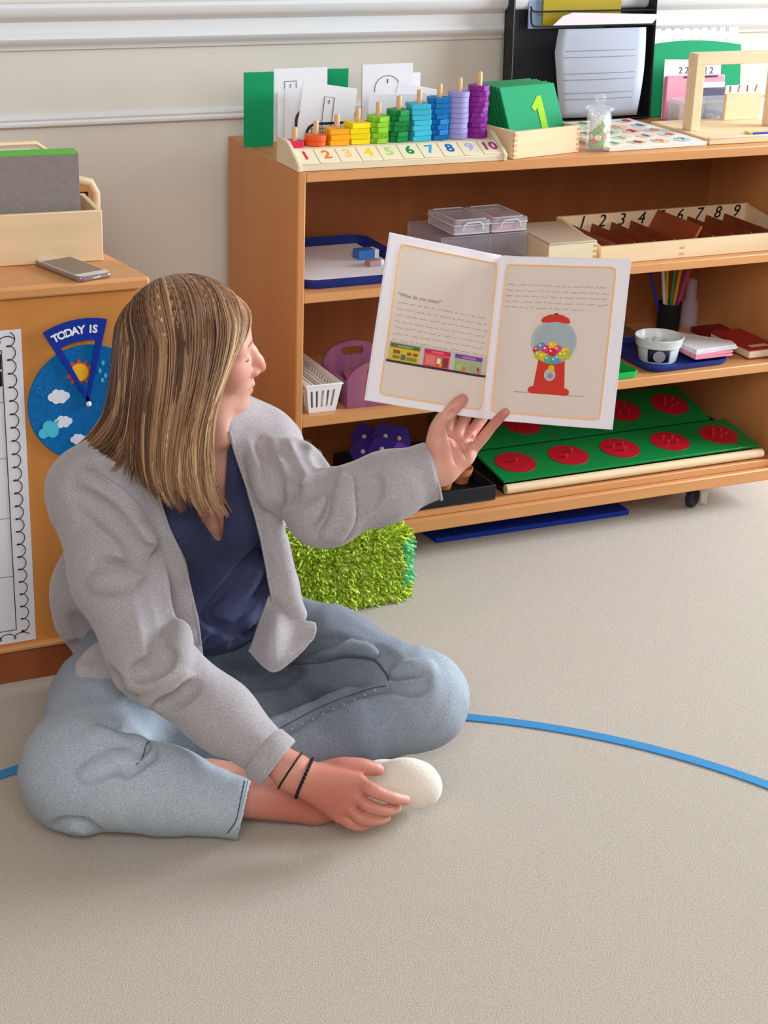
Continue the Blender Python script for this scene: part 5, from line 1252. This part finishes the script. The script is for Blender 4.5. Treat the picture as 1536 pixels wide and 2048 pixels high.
# base mass
g = Sculpt(HO-A3(.24, .17, .34), HO+A3(.14, .20, .15), .0034)
g.ell(H_(-.014, 0, .034), (.088, .070, .075), HM, k=.012)
cen = HO
for a in range(len(GP)-1):
    for t in (0, .33, .67):
        P = GP[a]*(1-t)+GP[a+1]*t
        Q = []
        for i, p in enumerate(P):
            inw = (cen-p); inw[2] *= .2; inw /= np.linalg.norm(inw)+1e-9
            Q.append(p+inw*.021*(1 if i < 18 else 1-(i-18)/8))
        n = len(Q); g.chain(Q[4:-3], [.013 if i < n*.6 else .013-.0105*(i-n*.6)/(n*.4) for i in range(n)][4:-3], 'u', k=.008, m=.02)
g.ell(H_(.070, -.02, .012) , (.045, .050, .050), HM, op='s', k=.004) if False else None
hair_base = g.mesh()
rs = np.random.RandomState(4)
NS = 7500; K = 30
GPa = np.stack(GP); ng = len(GP)
SV = np.zeros((NS, K, 3, 3), np.float32); tone_s = np.zeros((NS, K, 3), np.float32)
tt = np.linspace(0, 1, K)
NC = 330
cl_u = np.where(rs.rand(NC) < .72, rs.rand(NC)*7.3, rs.rand(NC)*(ng-1)); cl_L = rs.uniform(.80, 1.0, NC); cl_L[rs.rand(NC) < .10] *= .8; cl_t = rs.randn(NC)*.16
cl_w = rs.randn(NC)*.0045; cl_lay = rs.rand(NC)**1.2*.010; cl_ph = rs.rand(NC)*6.28
RO = np.array([.0995, .0815, .0875]); OC = H_(-.014, 0, .036)
for n in range(NS):
    c_i = rs.randint(NC); fly = rs.rand() < .05
    du = rs.randn()*(.16 if not fly else .35); u = np.clip(cl_u[c_i]+du*(1-.72*tt**.8), 0, ng-1.001)
    i = u.astype(int); f_ = (u-i)[:, None]
    L = min(1.0, cl_L[c_i]*rs.uniform(.93, 1.03))
    s_ = tt*L*25; j = np.minimum(s_.astype(int), 24); r_ = (s_-j)[:, None]
    C = (GPa[i, j]*(1-r_)+GPa[i, j+1]*r_)*(1-f_)+(GPa[i+1, j]*(1-r_)+GPa[i+1, j+1]*r_)*f_
    inw = cen-C; inw[:, 2] *= .25; inw /= np.linalg.norm(inw, axis=1)[:, None]
    side = np.cross(inw, np.array([0, 0, 1.])); side /= np.linalg.norm(side, axis=1)[:, None]
    lay = cl_lay[c_i]+rs.rand()*.004-(.004 if fly else .0015)
    C = C+inw*(lay*np.ones(K))[:, None]+side*((cl_w[c_i]*np.sin(tt*3.5+cl_ph[c_i])+rs.randn()*.0012)*tt)[:, None]-inw*(.004*np.sin(tt*6+cl_ph[c_i])*tt)[:, None]
    if fly: C = C+side*(rs.randn()*.006*tt**1.5)[:, None]
    Lc = (C-OC)@HM.T; e_ = np.linalg.norm(Lc/(RO-lay*.6), axis=1); m_ = (e_ < 1) & (Lc[:, 2] > -.05)
    C[m_] = OC+(Lc[m_]/e_[m_][:, None])@HM
    C[1:-1] = .5*C[1:-1]+.25*(C[:-2]+C[2:])
    tan = np.gradient(C, axis=0); tan /= np.linalg.norm(tan, axis=1)[:, None]+1e-9
    n1 = np.cross(tan, inw); n1 /= np.linalg.norm(n1, axis=1)[:, None]+1e-9; n2 = np.cross(tan, n1)
    rad = rs.uniform(.0007, .0014)*np.minimum(1, (1.03-tt)*3.5)*(.6 if fly else 1)
    for q in range(3):
        a = q*2*PI/3; SV[n, :, q] = C+(n1*math.cos(a)*1.4+n2*math.sin(a))*rad[:, None]
    uu = cl_u[c_i]; blond = .56 if uu < 1.3 else (.44 if uu < 2.7 else (.30 if uu < 4.5 else .20))
    tn = np.clip(blond+cl_t[c_i]+rs.randn()*.09+(.25 if rs.rand() < .08 else 0)-cl_lay[c_i]*16+.03, 0, 1)
    tone_s[n] = np.clip(tn+.16*(tt-.45), 0, 1)[:, None]
V = SV.reshape(-1, 3); bse = (np.arange(NS)*K*3)[:, None, None]; kk_ = (np.arange(K-1)*3)[None, :, None]; q_ = np.arange(3)[None, None, :]
a_q = bse+kk_+q_; b_q = bse+kk_+(q_+1) % 3
Fh = np.stack([a_q, b_q, b_q+3, a_q+3], -1).reshape(-1, 4)
tone_all = np.concatenate([np.full(len(hair_base[0]), .22, np.float32), tone_s.ravel()])
M_hair = tone_mat('hair_brown_blonde', [(0, (70, 46, 36)), (.30, (122, 86, 62)), (.6, (182, 140, 102)), (1, (232, 200, 158))], rough=.38, spec=.45)
hair = np_mesh('hair', [hair_base, (V, Fh)], M_hair, person, 0, tone_all)

# ------------------------------------------------------------------ the open book
book = thing('open_book', 'open picture book held up in her left hand, gumball machine on the right page', 'book', U(985, 670, 2.745))
borg = np.array(U(985, 670, 2.745))
BC = dict(sb=U(970, 838, 2.790), st=U(1005, 511, 2.690), rb=U(1224, 860, 2.690), rt=U(1262, 518, 2.590), lb=U(730, 801, 2.660), lt=U(780, 465, 2.565))
def bmap(side, u, v, off=0):       # u 0 at the spine .. 1 at the outer edge, v 0 bottom .. 1 top
    b0, t0 = BC['sb'], BC['st']; b1, t1 = (BC['rb'], BC['rt']) if side > 0 else (BC['lb'], BC['lt'])
    b1 = np.array(b1); p = (b0*(1-v)+t0*v)*(1-u)+(b1*(1-v)+t1*v)*u
    ex_ = (b1-b0); ey_ = (t0-b0); n_ = np.cross(ex_, ey_); n_ /= np.linalg.norm(n_)
    if n_ @ vf > 0: n_ = -n_
    bul = .007*math.sin(PI*min(1, u/.30))*(1-u)*.5 if u < .3 else 0
    bul += .004*math.sin(PI*u)
    return p+n_*(off+bul)-borg
def patch(side, u0, u1, v0, v1, off, nu=12, nv=6, thick=0):
    v = [bmap(side, u0+(u1-u0)*i/nu, v0+(v1-v0)*j/nv, off) for j in range(nv+1) for i in range(nu+1)]
    f = [(j*(nu+1)+i, j*(nu+1)+i+1, (j+1)*(nu+1)+i+1, (j+1)*(nu+1)+i) for j in range(nv) for i in range(nu)]
    if thick:
        N = len(v); v += [bmap(side, u0+(u1-u0)*i/nu, v0+(v1-v0)*j/nv, off-thick) for j in range(nv+1) for i in range(nu+1)]
        f2 = [tuple(N+q for q in reversed(t)) for t in f]; f += f2
        ring = [i for i in range(nu+1)]+[(j+1)*(nu+1)-1 for j in range(1, nv+1)]+[nv*(nu+1)+i for i in range(nu-1, -1, -1)]+[j*(nu+1) for j in range(nv-1, 0, -1)]
        f += [(ring[i], N+ring[i], N+ring[(i+1) % len(ring)], ring[(i+1) % len(ring)]) for i in range(len(ring))]
    return MB().add(v, f)
M_page = mat('book_page', (236, 230, 236), .38, .35, coat=.15)
for s_ in (-1, 1):
    patch(s_, 0, 1, 0, 1, -.0016, 24, 8, .0006).build('cover', mat('book_cover_card', (226, 224, 230), .5), book)
    pg = patch(s_, 0, .992, .004, .996, 0, 24, 8, .0014).build('page', M_page, book)
    u0, u1, v0, v1, r = .045, .90, .055, .95, .045
    ring = [(u0+r*.9+(u1-u0-2*r*.9)*t, v0) for t in np.linspace(0, 1, 12)]+[(u1-r*.9+r*.9*math.sin(t), v0+r-r*math.cos(t)) for t in np.linspace(.2, 1.57, 6)]+[(u1, v0+r+(v1-v0-2*r)*t) for t in np.linspace(0, 1, 12)][1:]+[(u1-r*.9+r*.9*math.cos(t), v1-r+r*math.sin(t)) for t in np.linspace(.2, 1.57, 6)]+[(u1-r*.9-(u1-u0-2*r*.9)*t, v1) for t in np.linspace(0, 1, 12)][1:]+[(u0+r*.9-r*.9*math.sin(t), v1-r+r*math.cos(t)) for t in np.linspace(.2, 1.57, 6)]+[(u0, v1-r-(v1-v0-2*r)*t) for t in np.linspace(0, 1, 12)][1:]+[(u0+r*.9-r*.9*math.cos(t), v0+r-r*math.sin(t)) for t in np.linspace(.2, 1.4, 5)]
    patch(s_, u0, u1, v0, v1, .0002, 24, 8).build('tinted_print', mat('cream_print', (222, 206, 194), .45, .3), pg)
    MB().tube([bmap(s_, a, b, .0004) for a, b in ring], .0013, 4, True).build('page_border', mat('orange_border', (246, 190, 130), .6), pg)
    # lines of small writing
    tx = MB(); rw = random.Random(11+s_)
    lines = [(.10, .76, .075)] if False else []
    if s_ > 0: spec_ = [(.07+0*.0, .86, .865-.0+(-.0)), ]
    nl_ = 5 if s_ > 0 else 8
    for li in range(nl_):
        if s_ > 0: v_ = .835-.033*li; a0_, a1_ = .07, (.87 if li < 4 else .72)
        else: v_ = .618-.037*li; a0_, a1_ = .86, .07 if li < 7 else .57
        x = a0_; sg = 1 if a1_ > a0_ else -1
        while (a1_-x)*sg > .02:
            wl = rw.choice([.025, .04, .055, .07, .085]); wl = min(wl, abs(a1_-x)); kq = max(4, int(wl/.0062))
            tx.tube([bmap(s_, x+sg*wl*q/kq, v_+rw.uniform(-.0045, .0045)*(1 if q % 4 else 1.6)-.002, .0003) for q in range(kq+1)], .00033, 3)
            x += sg*(wl+.018)
    tx.build('handwriting_lines', mat('pale_grey_print', (140, 122, 118), .7), pg)
# first line of writing that can be read
tmm = text_mesh('"What do you mean?"', .0088, T(0, 0, 0), .0001, 'LEFT', .1)
vv = [bmap(-1, .865-p[0]/.216, .660+p[1]/.28, .0004+p[2]) for p in tmm.v]; MB().add(vv, tmm.f).build('handwriting_words', MATS['pale_grey_print'], bpy.data.objects['page'], smooth=False)
pageL, pageR = [o for o in book.children if o.name.startswith('page')][:2]
def art(side, cx, cy, poly, lay, m, name, par, sc=1):   # poly in metres on the page
    Wp_, Hp_ = .216, .28
    if side > 0: poly = [(x*.85, .0525+(y-.040)*.81) for x, y in poly]
    v = [bmap(side, (cx+x)/Wp_, (cy+y)/Hp_, .0006+.00022*lay) for x, y in poly]; c = np.mean(v, 0); n = len(v)
    return MB().add(list(v)+[c], [(i, (i+1) % n, n) for i in range(n)]).build(name, m, par, smooth=False)
def disc(r, n=28, cx=0, cy=0, sy=1): return [(cx+r*math.cos(a), cy+r*sy*math.sin(a)) for a in np.linspace(0, 2*PI, n+1)[:-1]]
P_ = lambda n, c: mat('print_'+n, c, .5, .3)
gx, gy = .105, .0
art(1, gx, 0, [(-.032, .046), (.032, .046), (.025, .126), (-.025, .126)], 0, P_('red', (206, 58, 46)), 'machine_stand', pageR)
art(1, gx, 0, [(-.036, .040), (.036, .040), (.041, .044), (.041, .050), (.036, .055), (-.036, .055), (-.041, .050), (-.041, .044)], 1, P_('red', (206, 58, 46)), 'machine_foot', pageR)
art(1, gx, 0, disc(.0455, 40, 0, .150), 2, P_('globe', (176, 186, 186)), 'machine_globe', pageR)
art(1, gx, 0, disc(.0405, 40, .002, .151), 3, P_('globe_in', (162, 176, 178)), 'globe_glass', pageR)
for i, (x, y, c) in enumerate(((-.030, .132, (206, 40, 60)), (-.022, .139, (110, 130, 190)), (-.012, .134, (220, 60, 110)), (.0, .143, (232, 190, 20)), (.011, .135, (220, 70, 130)), (.0, .129, (214, 40, 60)), (.026, .132, (226, 196, 30)), (-.026, .122, (180, 184, 30)), (-.018, .119, (220, 190, 30)), (-.006, .1135, (90, 170, 140)), (.007, .1125, (80, 160, 150)), (.013, .117, (90, 150, 200)), (.020, .124, (206, 190, 30)), (.028, .125, (190, 186, 30)))):
    art(1, gx, 0, disc(.0088, 16, x, y), 4+i*.3, P_('ball_%d' % i, c), 'gumball', pageR)
    art(1, gx, 0, disc(.0022, 8, x-.003, y+.003), 9, P_('shine', (244, 226, 220)), 'gumball_shine', pageR)
art(1, gx, 0, [(-.029, .192), (-.026, .199), (-.012, .206), (.012, .206), (.026, .199), (.029, .192), (.026, .189), (-.026, .189)], 3, P_('red', (206, 58, 46)), 'machine_lid', pageR)
art(1, gx, 0, disc(.005, 12, 0, .2065, .5), 2, P_('dark', (70, 50, 50)), 'machine_knob', pageR)
art(1, gx, 0, disc(.0115, 20, 0, .082, 1.15), 4, P_('silver', (186, 184, 186)), 'coin_plate', pageR)
art(1, gx, 0, disc(.006, 14, .001, .080, 1), 5, P_('silver_d', (150, 148, 150)), 'coin_dial', pageR)
art(1, gx, 0, disc(.0065, 16, .002, .096), 5, P_('gold', (232, 180, 30)), 'coin_knob', pageR)
for x0, x1 in ((-.068, -.038), (.038, .070)):
    art(1, gx, 0, [(x0, .0405), (x1, .0405), (x1, .0418), (x0, .0418)], 1, P_('grey_line', (150, 154, 160)), 'ground_line', pageR)
# strip of three little shops (x runs from the outer edge towards the spine)
def shop(x0, x1, y0, y1, body, roof, nm, items):
    f_ = lambda pts: [(.216-p[0], p[1]) for p in pts]
    R_ = lambda a, b, c, d, lay, m_, n_: patch(-1, (.216-a)/.216, (.216-b)/.216, c/.28, d/.28, .0006+.00025*lay, 6, 2).build(n_, m_, pageL)
    R_(x0, x1, y0, y1, 1, P_(nm, body), 'shop_front')
    R_(x0, x1, y1-.007, y1, 2, P_(nm+'_roof', roof), 'shop_roof')
    R_(x0+(x1-x0)*.25, x0+(x1-x0)*.75, y1-.0055, y1-.002, 3, P_(nm+'_sign', tuple(min(255, q+50) for q in roof)), 'shop_sign')
    for (a, b, w_, h_, c) in items: R_(x0+a, x0+a+w_, y0+b, y0+b+h_, 3, P_('it_%d_%d_%d' % c, c), 'shop_goods')
patch(-1, (.216-.026)/.216, (.216-.205)/.216, .0755/.28, .108/.28, .0005, 14, 2).build('street_sky', P_('pale_grey', (196, 190, 184)), pageL)
shop(.028, .080, .076, .105, (214, 184, 50), (96, 110, 50), 'yellow', [(.006, .012, .012, .006, (150, 80, 60)), (.006, .004, .012, .005, (120, 130, 60)), (.020, .003, .008, .009, (80, 110, 90)), (.030, .003, .018, .006, (140, 130, 50)), (.030, .012, .008, .005, (150, 80, 60)), (.041, .012, .008, .005, (150, 80, 60))])
shop(.088, .136, .076, .105, (220, 90, 80), (200, 40, 80), 'coral', [(.003, .003, .018, .016, (226, 120, 110)), (.024, .007, .007, .009, (226, 226, 210)), (.035, .002, .010, .016, (140, 50, 70)), (.029, .002, .005, .006, (240, 150, 60))])
shop(.145, .196, .076, .105, (160, 176, 130), (130, 60, 150), 'sage', [(.003, .002, .010, .010, (170, 190, 110)), (.014, .002, .007, .006, (226, 110, 60)), (.030, .003, .010, .010, (150, 170, 130)), (.042, .002, .007, .007, (220, 100, 100)), (.043, .006, .002, .006, (70, 40, 50))])
patch(-1, (.216-.024)/.216, (.216-.206)/.216, .0725/.28, .0762/.28, .0016, 16, 1).build('street_line', P_('street', (66, 40, 70)), pageL)

# ------------------------------------------------------------------ shag cushion
cu = thing('shag_cushion', 'lime green shaggy box cushion on the carpet in front of the shelf', 'cushion', (1.330, 2.955, .0), rz=.04)
g = Sculpt((-.17, -.06, -.01), (.17, .16, .21), .006)
X, Y, Z = g.co(tuple(slice(0, q) for q in g.D.shape))
q_ = [np.abs(X-.0)-.112, np.abs(Y-.045)-.045, np.abs(Z-.082)-.055]
g.D = (np.sqrt(sum(np.maximum(v_, 0)**2 for v_ in q_))+np.minimum(np.maximum(np.maximum(q_[0], q_[1]), q_[2]), 0)-.024).astype(np.float32)
CV, CF = g.mesh(); np_mesh('core', [(CV, CF)], mat('lime_shag_base', (150, 190, 30), .9, .1), cu, 1)
rs = np.random.RandomState(9); n_t = 9000; ii = rs.randint(0, len(CV), n_t); base_p = CV[ii]+rs.randn(n_t, 3)*.002
ctr = np.array([0, .045, .082]); nrm = base_p-ctr; nrm /= np.array([.13, .07, .08]); nrm = np.sign(nrm)*np.abs(nrm)**3; nrm /= np.linalg.norm(nrm, axis=1)[:, None]+1e-9
KK = 4; W_ = np.zeros((n_t, KK, 3, 3)); tn = np.zeros((n_t, KK, 3)); bend = rs.randn(n_t, 3)*.6; bend[:, 2] -= .5
for j in range(KK):
    t = j/(KK-1); c = base_p+nrm*(.009*t)+bend*(.0065*t*t); r = .0042*(1-.4*t)
    for q in range(3):
        a = q*2*PI/3; d1 = np.cross(nrm, [0.3, .2, .9]); d1 /= np.linalg.norm(d1, axis=1)[:, None]; d2 = np.cross(nrm, d1); W_[:, j, q] = c+(d1*math.cos(a)+d2*math.sin(a))*r
col_t = np.clip(rs.normal(.5, .22, n_t), 0, 1); patch_ = (base_p[:, 0] > .112) & (np.abs(base_p[:, 2]-.09) < .05) & (base_p[:, 1] < .05)
col_t = np.where(patch_, 1.0, col_t*.86); tn[:] = col_t[:, None, None]
W_[..., 2] = np.maximum(W_[..., 2], .001)
bse = (np.arange(n_t)*KK*3)[:, None, None]; kk_ = (np.arange(KK-1)*3)[None, :, None]; q_ = np.arange(3)[None, None, :]; a_q = bse+kk_+q_; b_q = bse+kk_+(q_+1) % 3
M_shag = tone_mat('lime_shag', [(0, (150, 190, 40)), (.5, (200, 222, 80)), (.86, (226, 242, 130)), (.95, (130, 220, 150))], rough=.8, spec=.1)
pile = np_mesh('pile', [(W_.reshape(-1, 3), np.stack([a_q, b_q, b_q+3, a_q+3], -1).reshape(-1, 4))], M_shag, cu, 0, tn.ravel()); pile['kind'] = 'stuff'
